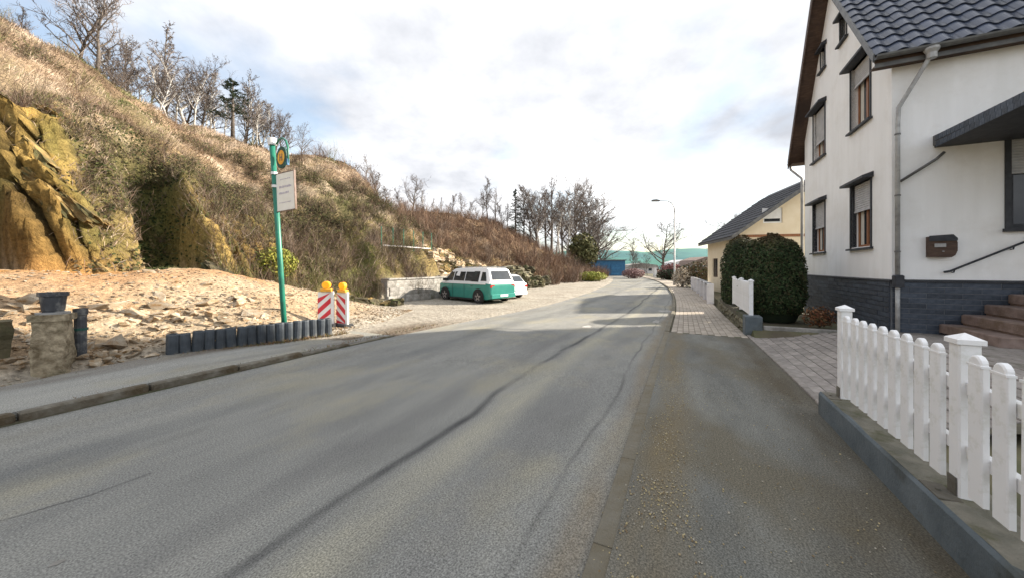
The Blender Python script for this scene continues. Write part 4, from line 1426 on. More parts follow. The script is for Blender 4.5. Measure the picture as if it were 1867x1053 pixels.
bt = thing('drain_pipe_stub', 'short dark pipe standing beside squat stone pillar', 'pipe', P(1.90, 8.28, gz(1.9) + 0.0), RZ)
bt.scale = (0.8, 0.8, 0.92)
MB().lathe([(0.085, -0.05), (0.085, 0.95), (0.10, 0.96), (0.10, 1.06), (0.08, 1.06), (0.08, 0.9)], 14).build('pipe', M['pot'], bt)
MB().lathe([(0.103, 0.70), (0.103, 0.74)], 14).build('ring', M['dark_green'], bt)

pd = thing('palisade_edging', 'row of dark round palisades edging the rubble bank', 'edging', P(2.9, 8.02, 0), RZ)
pr = []
for i in range(17):
    q = i / 16
    s, t = 2.88 + (5.42 - 2.88) * q, 8.02 + (7.42 - 8.02) * q
    h = 0.40 + 0.025 * mn.noise((i * 1.7, 0, 0)) + 0.0 * q
    n = 12
    m = MB(); m.lathe([(0.088, -0.15), (0.090, h - 0.02), (0.083, h), (0.055, h), (0.053, h - 0.05)], n)
    o = m.build('palisade', M['palisade'], pd, (s - 2.9, t - 8.02, gz(s) + 0.04), smooth=False)
    o.rotation_euler = (R(random.Random(i).uniform(-3, 3)), R(random.Random(i + 50).uniform(-3, 3)), 0)

# bus stop mast, leaning a little
bs = P(4.65, 7.76, gz(4.6) + 0.1)
mast = thing('bus_stop_sign', 'leaning green bus stop mast with round yellow emblem and cream board', 'sign', bs, 0)
mast.scale = (0.93, 0.93, 0.935)
LEAN = -0.068


def lp(z): return (LEAN * z, 0.0, z)


HM = 4.42
MB().tube([lp(-0.25), lp(1.5), lp(HM)], 0.058, 12).build('pole', M['green_pole'], mast, smooth=True)
MB().tube([lp(HM), lp(HM + 0.16)], [0.085, 0.095], 12).build('cap', M['white_paint'], mast)
MB().lathe([(0.07, 0), (0.07, 0.06)], 12).build('clamp', M['white_paint'], mast, lp(HM - 0.68))
MB().lathe([(0.07, 0), (0.07, 0.06)], 12).build('clamp', M['white_paint'], mast, lp(HM - 0.98))
RY = R(-28)
em = bpy.data.objects.new('emblem', None); COL.objects.link(em); em.parent = mast
em.location = (LEAN * (HM - 0.35) + 0.06, -0.0, HM - 0.32); em.rotation_euler = (0, 0, RY)
arc = MB()
arc.tube([(0.02, 0, 0.34), (0.12, 0, 0.43), (0.27, 0, 0.44), (0.40, 0, 0.36), (0.47, 0, 0.22), (0.49, 0, 0.04), (0.48, 0, -0.16)], 0.022, 8)
arc.build('bracket', M['green_pole'], em, smooth=True)
dd = MB(); n = 26
for y, r in ((-0.02, 0.20), (0.02, 0.20)):
    dd.v += [(0.25 + r * math.cos(2 * math.pi * i / n), y, 0.0 + 0.25 * r / 0.2 * math.sin(2 * math.pi * i / n)) for i in range(n)]
dd.f += [tuple(range(n)), tuple(range(2 * n - 1, n - 1, -1))] + [(i, (i + 1) % n, (i + 1) % n + n, i + n) for i in range(n)]
dd.build('disc', M['dark_green'], em)
yd = MB()
yd.v = [(0.25 + 0.135 * math.cos(2 * math.pi * i / n), -0.024, 0.0 + 0.165 * math.sin(2 * math.pi * i / n)) for i in range(n)]; yd.f = [tuple(range(n))]
yd.build('yellow_field', M['yellow'], em)
hh = MB()
hh.box(0.195, 0.222, -0.029, -0.0245, -0.08, 0.08); hh.box(0.278, 0.305, -0.029, -0.0245, -0.08, 0.08); hh.box(0.222, 0.278, -0.0288, -0.0245, -0.015, 0.015)
hh.build('letter_mark', M['sandstone'], em)
MB().box(0.455, 0.50, -0.022, 0.022, -0.20, -0.06).build('bracket_tip', M['blue'], em)
bd = bpy.data.objects.new('timetable_board', None); COL.objects.link(bd); bd.parent = mast
bd.location = (LEAN * (HM - 1.1) + 0.055, -0.02, HM - 1.54); bd.rotation_euler = (R(0), R(-3.5), R(-22))
MB().bbox(0.0, 0.62, -0.012, 0.012, 0, 0.86, 0.006).build('board', M['cream'], bd)
fr = MB()
fr.box(-0.012, 0.0, -0.022, 0.022, 0, 0.86); fr.box(0.62, 0.634, -0.022, 0.022, 0, 0.86)
fr.box(-0.012, 0.634, -0.0215, 0.0215, -0.014, 0.0); fr.box(-0.012, 0.634, -0.0215, 0.0215, 0.86, 0.874)
fr.build('board_frame', M['sandstone'], bd)
rn = random.Random(77)
pm_ = MB()
for (z, h, x0, x1) in ((0.70, 0.03, 0.16, 0.48), (0.515, 0.055, 0.12, 0.52), (0.375, 0.055, 0.10, 0.44), (0.17, 0.025, 0.10, 0.50)):
    x = x0
    while x < x1:
        w_ = rn.uniform(0.012, 0.035)
        pm_.box(x, x + w_, -0.0150, -0.0122, z + rn.uniform(0, 0.008), z + h * rn.uniform(0.7, 1))
        x += w_ + rn.uniform(0.006, 0.014)
pm_.build('faded_lettering', M['print'], bd)


def beacon(label, s, t, rz, hand):
    b = thing('warning_beacon', label, 'warning beacon', P(s, t, ter(s, t) - 0.01), rz, 'warning beacons')
    b.scale = (0.95, 0.95, 0.90)
    MB().bbox(-0.26, 0.30, -0.17, 0.17, 0.0, 0.09, 0.03).build('foot', M['black'], b)
    MB().bbox(-0.165, 0.165, -0.02, 0.02, 0.09, 1.0, 0.01).build('board', M['white_paint'], b)
    MB().bbox(0.166, 0.245, -0.035, 0.035, 0.08, 1.02, 0.01).build('edge_post', M['white_paint'], b)
    for k in range(-1, 5):
        z = 0.05 + k * 0.31
        pts = [(-0.165, z), (0.165, z + 0.33 * hand), (0.165, z + 0.33 * hand + 0.16), (-0.165, z + 0.16)]
        pts = [(x, max(0.105, min(0.985, zz))) for x, zz in pts]
        if max(p[1] for p in pts) - min(p[1] for p in pts) < 0.05: continue
        st_ = MB(); st_.add([(x, -0.0245, zz) for x, zz in pts] + [(x, -0.0205, zz) for x, zz in pts], [(0, 1, 2, 3), (7, 6, 5, 4), (0, 4, 5, 1), (1, 5, 6, 2), (2, 6, 7, 3), (3, 7, 4, 0)])
        st_.build('red_stripe', M['red'], b)
    lm = MB().bbox(-0.09, 0.20, -0.07, 0.07, 1.02, 1.10, 0.015).build('lamp_housing', M['yellow'], b)
    n = 20
    ll = MB()
    for y, r in ((-0.065, 0.085), (-0.045, 0.108), (0.045, 0.108), (0.065, 0.085)):
        ll.v += [(0.05 + r * math.cos(2 * math.pi * i / n), y, 1.20 + r * math.sin(2 * math.pi * i / n)) for i in range(n)]
    for j in range(3):
        ll.f += [(j * n + i, j * n + (i + 1) % n, (j + 1) * n + (i + 1) % n, (j + 1) * n + i) for i in range(n)]
    ll.f += [tuple(range(n - 1, -1, -1)), tuple(range(3 * n, 4 * n))]
    ll.build('lamp', M['amber_glow'], lm)


beacon('red and white warning beacon nearest the palisade edging', 6.05, 8.42, R(10), 1)
beacon('right-hand red and white warning beacon beside gravel area', 6.38, 8.20, R(-20), -1)

# ------------------------------------------------------------------ retaining wall by the parked cars
rw = thing('retaining_wall', 'grey concrete block retaining wall left of green van', 'wall', P(13.25, 13.55, gz(14)), RZ)
MB().box(0, 5.05, 0.05, 0.5, -0.3, 1.15).build('wall_core', M['concrete'], rw)
rn = random.Random(31)
bme = []
for k in range(3):
    mm = rough_box(0.60, 0.40, 0.395, 3, 0.018, k * 7 + 2); mm.materials.append(M['concrete']); bme.append(mm)
for r in range(3):
    for i in range(8):
        link('block', bme[rn.randrange(3)], rw, (0.3 + i * 0.62 + (0.15 if r % 2 else 0), 0.16 + r * 0.04, r * 0.40 - 0.03))
for i in range(4):
    MB().bbox(0.02 + i * 1.26, 1.26 + i * 1.26, -0.03, 0.5, 1.18, 1.25, 0.012).build('coping', M['concrete'], rw)

# ------------------------------------------------------------------ vehicles
def loft(sections):
    """sections: list of rings (same count) -> MB"""
    m = MB(); n = len(sections[0])
    for r in sections: m.v += [tuple(p) for p in r]
    for j in range(len(sections) - 1):
        for i in range(n):
            m.f.append((j * n + i, j * n + (i + 1) % n, (j + 1) * n + (i + 1) % n, (j + 1) * n + i))
    m.f.append(tuple(reversed(range(n)))); m.f.append(tuple(range((len(sections) - 1) * n, len(sections) * n)))
    return m


def soften(o, w):
    b = o.modifiers.new('bevel', 'BEVEL'); b.width = w; b.segments = 3; b.limit_method = 'ANGLE'; b.angle_limit = R(24)
    n = o.modifiers.new('normals', 'WEIGHTED_NORMAL'); n.keep_sharp = False
    return o


def wheel(parent, x, y, r, w, side):
    n = 20
    def cyl(rad, y0, y1, inner=None):
        m = MB()
        rings = [(rad * 0.94, y0), (rad, y0 + (y1 - y0) * 0.2), (rad, y0 + (y1 - y0) * 0.8), (rad * 0.94, y1)]
        for rr_, yy in rings:
            m.v += [(x + rr_ * math.cos(2 * math.pi * i / n), yy, r + rr_ * math.sin(2 * math.pi * i / n)) for i in range(n)]
        for j in range(3):
            m.f += [(j * n + i, j * n + (i + 1) % n, (j + 1) * n + (i + 1) % n, (j + 1) * n + i) for i in range(n)]
        m.f += [tuple(range(n)), tuple(range(3 * n, 4 * n))]
        return m
    wh = cyl(r, y - w / 2, y + w / 2).build('wheel', M['tyre'], parent, smooth=False)
    yo = y + side * (w / 2 + 0.003)
    rim = MB()
    rim.v += [(x + r * 0.66 * math.cos(2 * math.pi * i / n), yo, r + r * 0.66 * math.sin(2 * math.pi * i / n)) for i in range(n)]
    rim.v += [(x + r * 0.58 * math.cos(2 * math.pi * i / n), yo - side * 0.03, r + r * 0.58 * math.sin(2 * math.pi * i / n)) for i in range(n)]
    rim.f += [(i, (i + 1) % n, (i + 1) % n + n, i + n) for i in range(n)]
    for k in range(5):
        a = k * 2 * math.pi / 5 + 0.3
        ca_, sa_ = math.cos(a), math.sin(a)
        for sgn in (1,):
            p = [(0.05, -0.055), (r * 0.6, -0.03), (r * 0.6, 0.03), (0.05, 0.055)]
            rim.add([(x + px * ca_ - pz_ * sa_, yo + 0.002 * side, r + px * sa_ + pz_ * ca_) for px, pz_ in p], [(0, 1, 2, 3)])
    rim.v += []
    rim.build('rim', M['rim'], wh)
    return wh


def ring_at(x, zb, zt, wb, wm, wt, zmid, rt):
    """cross-section ring at station x: half-widths at bottom, middle, top"""
    pts = [(wb, zb), (wm, zmid), (wt + 0.0, zt - rt), (wt - rt * 0.8, zt)]
    right = [(x, -a, z) for a, z in pts]
    left = [(x, a, z) for a, z in reversed(pts)]
    return right + left


def make_van():
    v = thing('green_van', 'two-tone van, green below and white above, parked nose to hillside', 'van', (0, 0, 0))
    L = 4.35
    # lower body
    secs = []
    for x, zb, zt, w in [(-2.17, 0.42, 0.86, 0.74), (-2.13, 0.30, 1.00, 0.85), (-1.95, 0.22, 1.02, 0.905), (-1.0, 0.20, 1.02, 0.925), (0.6, 0.20, 1.01, 0.925), (1.5, 0.22, 0.99, 0.90), (1.95, 0.26, 0.93, 0.83), (2.12, 0.34, 0.84, 0.70), (2.17, 0.44, 0.74, 0.58)]:
        secs.append(ring_at(x, zb, zt, w * 0.95, w, w * 0.985, (zb + zt) / 2, 0.04))
    body = soften(loft(secs).build('body', M['van_green'], v, smooth=True), 0.05)
    # white belt and upper cabin
    secs = []
    for x, zt, wb, wt in [(-2.10, 1.08, 0.80, 0.72), (-2.06, 1.22, 0.86, 0.78), (-1.86, 1.68, 0.87, 0.71), (-1.70, 1.76, 0.885, 0.70), (0.2, 1.78, 0.90, 0.72), (0.75, 1.73, 0.90, 0.70), (1.02, 1.62, 0.895, 0.69), (1.55, 1.22, 0.87, 0.74), (1.86, 1.00, 0.82, 0.76)]:
        zb = 0.985 if x < 1.5 else 0.95
        secs.append(ring_at(x, zb, zt, wb, wb * 0.998, wt, zb + (zt - zb) * 0.12, min(0.07, (zt - zb) * 0.3)))
    cab = soften(loft(secs).build('cabin', M['van_white'], v, smooth=True), 0.05)
    belt = MB()
    for sgn in (-1, 1):
        belt.add([(-1.9, sgn * 0.931, 0.955), (1.55, sgn * 0.922, 0.945), (1.55, sgn * 0.915, 1.005), (-1.9, sgn * 0.922, 1.03)], [(0, 1, 2, 3)])
    belt.build('belt_trim', M['van_white'], v)
    def cab_y(x, z):
        wb = lerp_tab([(-2.06, 0.86), (-1.86, 0.87), (-1.7, 0.885), (0.2, 0.90), (1.02, 0.895), (1.55, 0.87)], x)
        wt = lerp_tab([(-2.06, 0.78), (-1.86, 0.71), (0.2, 0.72), (1.02, 0.69), (1.55, 0.74)], x)
        zt = lerp_tab([(-2.06, 1.22), (-1.86, 1.68), (-1.7, 1.76), (0.2, 1.78), (0.75, 1.73), (1.02, 1.62), (1.55, 1.22)], x) - 0.07
        q = min(1, max(0, (z - 1.08) / max(0.05, zt - 1.08)))
        return wb + (wt - wb) * q + 0.012
    for sgn in (-1, 1):
        for x0, x1, sl0, sl1 in [(-1.28, -0.32, 0.0, 0.0), (-0.26, 0.62, 0.0, 0.0), (0.68, 1.30, 0.0, -0.42)]:
            g_ = MB()
            zb, zt = 1.10, 1.57
            q = [(x0, zb), (x1, zb), (x1 + sl1, zt - (0.02 if sl1 else 0)), (x0 + sl0, zt)]
            g_.add([(x, sgn * cab_y(x, z), z) for x, z in q], [(0, 1, 2, 3)])
            g_.build('side_window', M['glass'], cab)
        bb = MB(); bb.add([(x, sgn * (cab_y(x, z) - 0.005), z) for x, z in [(-1.34, 1.075), (1.40, 1.075), (0.98, 1.585), (-1.34, 1.60)]], [(0, 1, 2, 3)])
        bb.build('window_band', M['black'], cab)
        for gx in (-0.30, 0.66):
            MB().box(gx, gx + 0.012, sgn * 0.929 - 0.003, sgn * 0.929 + 0.003, 0.28, 0.95).build('door_gap', M['black'], v)
        # corner quarter window, pale against the sky
        g_ = MB(); g_.add([(x, sgn * cab_y(x, z), z) for x, z in [(-1.90, 1.12), (-1.50, 1.12), (-1.50, 1.56), (-1.74, 1.56)]], [(0, 1, 2, 3)])
        g_.build('quarter_window', M['glass'], cab)
        for wx in (-1.37, 1.32):
            arch = MB(); n = 16
            arch.v = [(wx, sgn * 0.934, 0.34)] + [(wx + 0.41 * math.cos(math.pi * i / n), sgn * 0.934, 0.33 + 0.41 * math.sin(math.pi * i / n)) for i in range(n + 1)] + [(wx - 0.41, sgn * 0.934, 0.22), (wx + 0.41, sgn * 0.934, 0.22)]
            arch.f = [(0, i + 1, i + 2) for i in range(n)] + [(0, n + 1, n + 2), (0, n + 2, n + 3), (0, n + 3, 1)]
            arch.build('wheel_arch', M['black'], v)
            wheel(v, wx, sgn * 0.855, 0.33, 0.20, sgn)
        MB().box(-0.95, 0.95, sgn * 0.905 - 0.03, sgn * 0.905 + 0.03, 0.17, 0.25).build('sill', M['black'], v)
        MB().bbox(1.18, 1.34, sgn * 0.98 - 0.09, sgn * 0.98 + 0.09, 1.08, 1.22, 0.02).build('mirror', M['black'], v)
        MB().tube([(-1.7, sgn * 0.66, 1.81), (0.5, sgn * 0.66, 1.82)], 0.018, 6).build('roof_rail', M['zinc'], cab)
        MB().bbox(-2.165, -2.08, sgn * 0.70 - 0.13, sgn * 0.70 + 0.13, 0.80, 0.93, 0.01).build('tail_light', M['tail'], v)
        MB().bbox(-0.95, -0.80, sgn * 0.935 - 0.012, sgn * 0.935 + 0.012, 0.86, 0.885, 0.004).build('door_handle', M['black'], v)
    rw_ = MB(); rw_.add([(-2.083, -0.66, 1.18), (-2.083, 0.66, 1.18), (-1.915, 0.58, 1.62), (-1.915, -0.58, 1.62)], [(0, 1, 2, 3)])
    rw_.build('rear_window', M['glass'], cab)
    ws_ = MB(); ws_.add([(1.60, -0.68, 1.22), (1.60, 0.68, 1.22), (1.10, 0.60, 1.61), (1.10, -0.60, 1.61)], [(0, 1, 2, 3)])
    ws_.build('windscreen', M['glass'], cab)
    MB().bbox(-2.23, -2.05, -0.82, 0.82, 0.30, 0.50, 0.03).build('rear_bumper', M['van_green'], v)
    MB().bbox(-2.24, -2.228, -0.26, 0.26, 0.36, 0.47, 0.003).build('number_plate', M['white_paint'], v)
    MB().bbox(2.06, 2.22, -0.72, 0.72, 0.28, 0.46, 0.03).build('front_bumper', M['black'], v)
    return v


HEAD = math.atan2(0.69, -0.72)
van = make_van()
van.location = P(17.0, 10.75, gz(17) + 0.01); van.scale = (1.08, 1.08, 1.04)
van.rotation_euler = (0, 0, HEAD)


def make_car():
    v = thing('white_car', 'white hatchback parked beyond green van, rear towards road', 'car', (0, 0, 0))
    secs = []
    for x, zb, zt, w in [(-2.0, 0.42, 0.80, 0.70), (-1.94, 0.30, 0.92, 0.82), (-1.6, 0.22, 0.95, 0.87), (0.6, 0.20, 0.92, 0.88), (1.5, 0.24, 0.84, 0.85), (1.9, 0.30, 0.72, 0.75), (2.02, 0.40, 0.62, 0.6)]:
        secs.append(ring_at(x, zb, zt, w * 0.95, w, w * 0.98, (zb + zt) / 2, 0.05))
    soften(loft(secs).build('body', M['van_white'], v, smooth=True), 0.06)
    secs = []
    for x, zt, wb, wt in [(-1.90, 0.98, 0.76, 0.70), (-1.55, 1.36, 0.80, 0.62), (-1.25, 1.44, 0.82, 0.61), (0.0, 1.46, 0.83, 0.62), (0.4, 1.38, 0.82, 0.6), (1.1, 0.95, 0.8, 0.68)]:
        secs.append(ring_at(x, 0.88, zt, wb, wb * 0.99, wt, 0.88 + (zt - 0.88) * 0.12, min(0.06, (zt - 0.88) * 0.3)))
    cab = soften(loft(secs).build('cabin', M['van_white'], v, smooth=True), 0.05)
    for sgn in (-1, 1):
        for a, b_, c_, d_ in [(-1.35, -0.5, -0.5, -1.15), (-0.44, 0.75, 0.25, -0.44)]:
            g_ = MB(); g_.add([(a, sgn * 0.815, 0.98), (b_, sgn * 0.825, 0.98), (c_, sgn * 0.665, 1.35), (d_, sgn * 0.665, 1.35)], [(0, 1, 2, 3)])
            g_.build('side_window', M['glass'], cab)
        for wx in (-1.25, 1.25):
            arch = MB(); n = 14
            arch.v = [(wx, sgn * 0.89, 0.3)] + [(wx + 0.37 * math.cos(math.pi * i / n), sgn * 0.89, 0.28 + 0.37 * math.sin(math.pi * i / n)) for i in range(n + 1)]
            arch.f = [(0, i + 1, i + 2) for i in range(n)]
            arch.build('wheel_arch', M['black'], v)
            wheel(v, wx, sgn * 0.81, 0.30, 0.19, sgn)
        MB().bbox(-2.005, -1.90, sgn * 0.66 - 0.14, sgn * 0.66 + 0.10, 0.70, 0.84, 0.01).build('tail_light', M['tail'], v)
    g_ = MB(); g_.add([(-1.87, -0.6, 1.03), (-1.87, 0.6, 1.03), (-1.575, 0.54, 1.345), (-1.575, -0.54, 1.345)], [(0, 1, 2, 3)])
    g_.build('rear_window', M['glass'], cab)
    MB().bbox(-2.06, -1.9, -0.76, 0.76, 0.28, 0.48, 0.03).build('rear_bumper', M['van_white'], v)
    MB().bbox(-2.068, -2.058, -0.26, 0.26, 0.5, 0.61, 0.003).build('number_plate', M['white_paint'], v)
    return v


car = make_car()
car.location = P(19.45, 10.75, gz(19) + 0.01)
car.rotation_euler = (0, 0, HEAD)

# ------------------------------------------------------------------ rubble stones on the bank (parts of the hillside)
rn = random.Random(101)
pool = []
for k in range(10):
    bm = bmesh.new()
    for _ in range(15):
        v = Vector((rn.gauss(0, 1), rn.gauss(0, 1), rn.gauss(0, 1))).normalized()
        v = Vector((v.x, v.y * rn.uniform(0.6, 1), v.z * rn.uniform(0.5, 0.9)))
        bm.verts.new(v)
    bmesh.ops.convex_hull(bm, input=bm.verts[:])
    for v in [v for v in bm.verts if not v.link_faces]: bm.verts.remove(v)
    me = bpy.data.meshes.new('stone'); bm.to_mesh(me); bm.free()
    me.materials.append(M['stone']); pool.append(me)
cand = []
for _ in range(2600):
    s = rn.uniform(0.2, 9.5); t = toe(s) + 0.05 + 5.0 * rn.random() ** 1.25
    f = mound(s, t)
    dens = win(1.6, 5.2, 0.7, s + 0.1 * (t - 8)) * (1 - ss(9.8, 11.6, t)) + 0.03
    if rn.random() > dens: continue
    r = rn.choice([0.03, 0.04, 0.045, 0.05, 0.06, 0.08, 0.12]) * rn.uniform(0.7, 1.25)
    cand.append((r / math.hypot(*P(s, t).xy), s, t, r))
for _ in range(18):
    s = rn.uniform(1.7, 5.2); t = toe(s) + rn.uniform(0.3, 3.0); r = rn.uniform(0.16, 0.27)
    cand.append((r / math.hypot(*P(s, t).xy), s, t, r))
cand.sort(reverse=True)
m = MB()
for k, (_, s, t, r) in enumerate(cand):
    sc_ = (r * rn.uniform(0.9, 1.6), r * rn.uniform(0.8, 1.2), r * rn.uniform(0.5, 0.85))
    rot = (rn.uniform(-.5, .5), rn.uniform(-.5, .5), rn.random() * 6.28)
    z = ter(s, t) + r * 0.05
    if k < 290:
        o = link('stone', pool[rn.randrange(10)], hill, (s, t, z))
        o.scale = sc_; o.rotation_euler = rot
    elif k < 1100:
        me = pool[rn.randrange(10)]
        mt = Matrix.Translation((s, t, z)) @ Matrix.Rotation(rot[2], 4, 'Z') @ Matrix.Rotation(rot[0], 4, 'X') @ Matrix.Diagonal((*sc_, 1))
        m.add([mt @ v.co for v in me.vertices], [tuple(p.vertices) for p in me.polygons])
for k in range(3800):
    s = rn.uniform(0.2, 11); t = toe(s) + 5.0 * rn.random() ** 2.0
    r = rn.uniform(0.010, 0.036)
    me = pool[rn.randrange(10)]
    mt = Matrix.Translation((s, t, ter(s, t) + r * 0.3)) @ Matrix.Rotation(rn.random() * 6.28, 4, 'Z') @ Matrix.Diagonal((r * 1.3, r, r * 0.8, 1))
    m.add([mt @ v.co for v in me.vertices], [tuple(p.vertices) for p in me.polygons])
tag(m.build('stone', M['stone'], hill, fix=False), kind='stuff')

# ochre rock slabs dipping along the edge of the quarry cut, dark rocks in the hollow and behind the cars
ome = []
for k in range(5):
    me = rough_box(1.0, 1.0, 1.0, 5, 0.10, 11 * k + 3, -0.5); me.materials.append(M['ochre']); ome.append(me)
dme = []
for k in range(5):
    me = rough_box(1.0, 1.0, 1.0, 4, 0.2, 9 * k + 5, -0.5); me.materials.append(M['dark_rock']); dme.append(me)


def rock(meshes, s, t, dz, sc_, rot, nm='rock_slab'):
    o = link(nm, meshes[rn.randrange(len(meshes))], hill, (s, t, ter(s, t, False) + dz))
    o.scale = sc_; o.rotation_euler = rot
    return o


ax = (Vector((4.3, 14.4, 1.4)) - Vector((2.3, 18.4, 5.6))).normalized()
for k in range(9):
    q = (k + rn.random()) / 9
    c0 = Vector((1.9, 18.3, 5.5)).lerp(Vector((3.5, 14.5, 1.5)), q)
    s, t = c0.x + rn.uniform(-.1, .6), c0.y + rn.uniform(-.3, .3)
    o = rock(ome, s, t, rn.uniform(-0.25, -0.1), (rn.uniform(0.7, 1.3), rn.uniform(0.5, 0.8), rn.uniform(0.25, 0.4)), (0, 0, 0))
    xx = (ax + Vector((rn.gauss(0, .1), rn.gauss(0, .1), rn.gauss(0, .1)))).normalized()
    zz = Vector((0.6, -0.3, 0.7)); zz = (zz - xx * zz.dot(xx)).normalized()
    o.rotation_euler = Matrix((xx, zz.cross(xx), zz)).transposed().to_euler()
for k in range(10):
    s = rn.uniform(6.4, 9.5); t = t_base(s) + rn.uniform(0.0, 1.6)
    if 4.5 < s < 6.4: continue
    rock(ome if rn.random() < 0.7 else dme, s, t, rn.uniform(-0.1, 0.2), (rn.uniform(0.4, 1.1), rn.uniform(0.3, 0.7), rn.uniform(0.2, 0.45)), (R(rn.uniform(15, 40)), R(rn.uniform(5, 35)), R(rn.uniform(-40, 30))))
bank = dme + [x.copy() for x in dme]
for x in bank[5:]:
    x.materials.clear(); x.materials.append(M['garden_stone'])
for k in range(70):
    s = rn.uniform(24, 34); t = t_base(s) - 1.1 + rn.uniform(0.0, 2.2)
    o = rock(bank, s, t, rn.uniform(0, 0.35) + 0.5 * max(0, t_base(s) - 0.2 - t) * rn.random(), (rn.uniform(0.7, 1.7), rn.uniform(0.6, 1.2), rn.uniform(0.45, 0.95)), (R(rn.uniform(-15, 15)), R(rn.uniform(-15, 15)), rn.random() * 6), 'boulder')
for k in range(16):
    s = rn.uniform(9.5, 12.6); t = 12.6 + rn.uniform(-0.8, 1.0)
    rock(dme if rn.random() < .6 else ome, s, t, 0.05, (rn.uniform(0.3, 0.7), rn.uniform(0.3, 0.6), rn.uniform(0.2, 0.5)), (R(rn.uniform(-15, 15)), R(rn.uniform(-15, 15)), rn.random() * 6), 'boulder')
pme = []
for k in range(4):
    me = rough_box(1.0, 1.0, 1.0, 4, 0.14, 13 * k + 4, -0.5); me.materials.append(M['stone']); pme.append(me)
for k in range(60):
    s = rn.uniform(18.2, 25.5); lv = rn.randrange(5); t = t_base(s) + 0.1 + lv * 0.45 + rn.uniform(-.15, .15)
    rock(pme if rn.random() < .75 else ome, s, t, rn.uniform(0.0, .25), (rn.uniform(0.5, 1.1), rn.uniform(0.4, 0.7), rn.uniform(0.25, 0.45)), (R(rn.uniform(-8, 8)), R(rn.uniform(-8, 12)), R(rn.uniform(-15, 15))), 'boulder')

# ------------------------------------------------------------------ dry grass and brushwood covering the hill
rn = random.Random(202)
m = MB()


def blade(m, base, d, ln, w, c0, c1):
    side = Vector((-d.y, d.x, 0))
    if side.length < 1e-3: side = Vector((1, 0, 0))
    side.normalize()
    th = rn.random() * 3.14
    side = side * math.cos(th) + d.cross(side) * math.sin(th)
    mid = base + d * ln * 0.55 + Vector((0, 0, 0.04 * ln))
    tip = base + d * ln + Vector((0, 0, -0.22 * ln))
    m.add([base - side * w, base + side * w, mid + side * w * 0.7, mid - side * w * 0.7, tip], [(0, 1, 2, 3), (3, 2, 4)])
    m.c += [c0, c0, c1, c1, c1]


TAN = [(0.43, 0.335, 0.235), (0.37, 0.285, 0.19), (0.48, 0.375, 0.285), (0.29, 0.22, 0.145), (0.41, 0.295, 0.225)]
GRN = [(0.115, 0.13, 0.045), (0.16, 0.165, 0.06), (0.09, 0.10, 0.04)]
RUS = [(0.22, 0.135, 0.08), (0.17, 0.105, 0.065), (0.28, 0.20, 0.125), (0.14, 0.095, 0.065), (0.33, 0.25, 0.165)]
PALE = [(0.52, 0.42, 0.31), (0.58, 0.47, 0.36), (0.47, 0.36, 0.27), (0.50, 0.385, 0.30)]
DARK = [(0.13, 0.095, 0.06), (0.17, 0.125, 0.08), (0.10, 0.08, 0.05), (0.21, 0.15, 0.10)]
cnt = 0
while cnt < 150000:
    s = -6 + 46 * rn.random() ** 1.25; q = rn.uniform(0.02, 1.12)
    t0 = t_base(s); t = t0 + q * (TC + 0.5 * bend(s) - t0)
    if s < 3.5 and q < 0.24 and rn.random() < 0.85: continue
    if 4.5 < s < 6.4 and q < 0.26: continue
    pn = fbm(s * 0.55, t * 0.55, 140.0, 3); pd = fbm(s * 0.22, t * 0.22, 150.0, 3)
    if rn.random() < 0.2 * (1 - ss(0.12, 0.34, q)): continue
    jn = pn + rn.gauss(0, 0.09)
    ln = rn.uniform(0.15, 0.38)
    if rn.random() < ss(18, 26, s): pal = RUS if jn > -0.25 else TAN
    elif jn > 0.2: pal = DARK; ln *= 0.8
    elif pd + rn.gauss(0, 0.07) - 0.25 * (q - 0.4) > 0.12: pal = GRN; ln *= 0.55
    elif jn < -0.10: pal = PALE; ln *= 1.25
    else: pal = TAN
    if pal is DARK and rn.random() < 0.4: continue
    c = rn.choice(pal); j = rn.uniform(0.8, 1.15); c1 = (c[0] * j, c[1] * j, c[2] * j); c0 = tuple(x * 0.9 for x in c1)
    p = Vector((s, t, ter(s, t) - 0.02))
    wa = 3.0 * mn.noise((s * 0.5, t * 0.5, 200))
    d = Vector((0.4 * math.cos(wa) + rn.gauss(0, 0.3), -0.45 + 0.4 * math.sin(wa) + rn.gauss(0, 0.3), 0.7)).normalized()
    blade(m, p, d, ln, rn.uniform(0.0035, 0.009) * (1 + s / 20), c0, c1)
    cnt += 1
tag(m.build('dry_grass', M['veg'], rz=RZ, fix=False), 'matted tan dry grass all over the hillside', 'grass', kind='stuff')


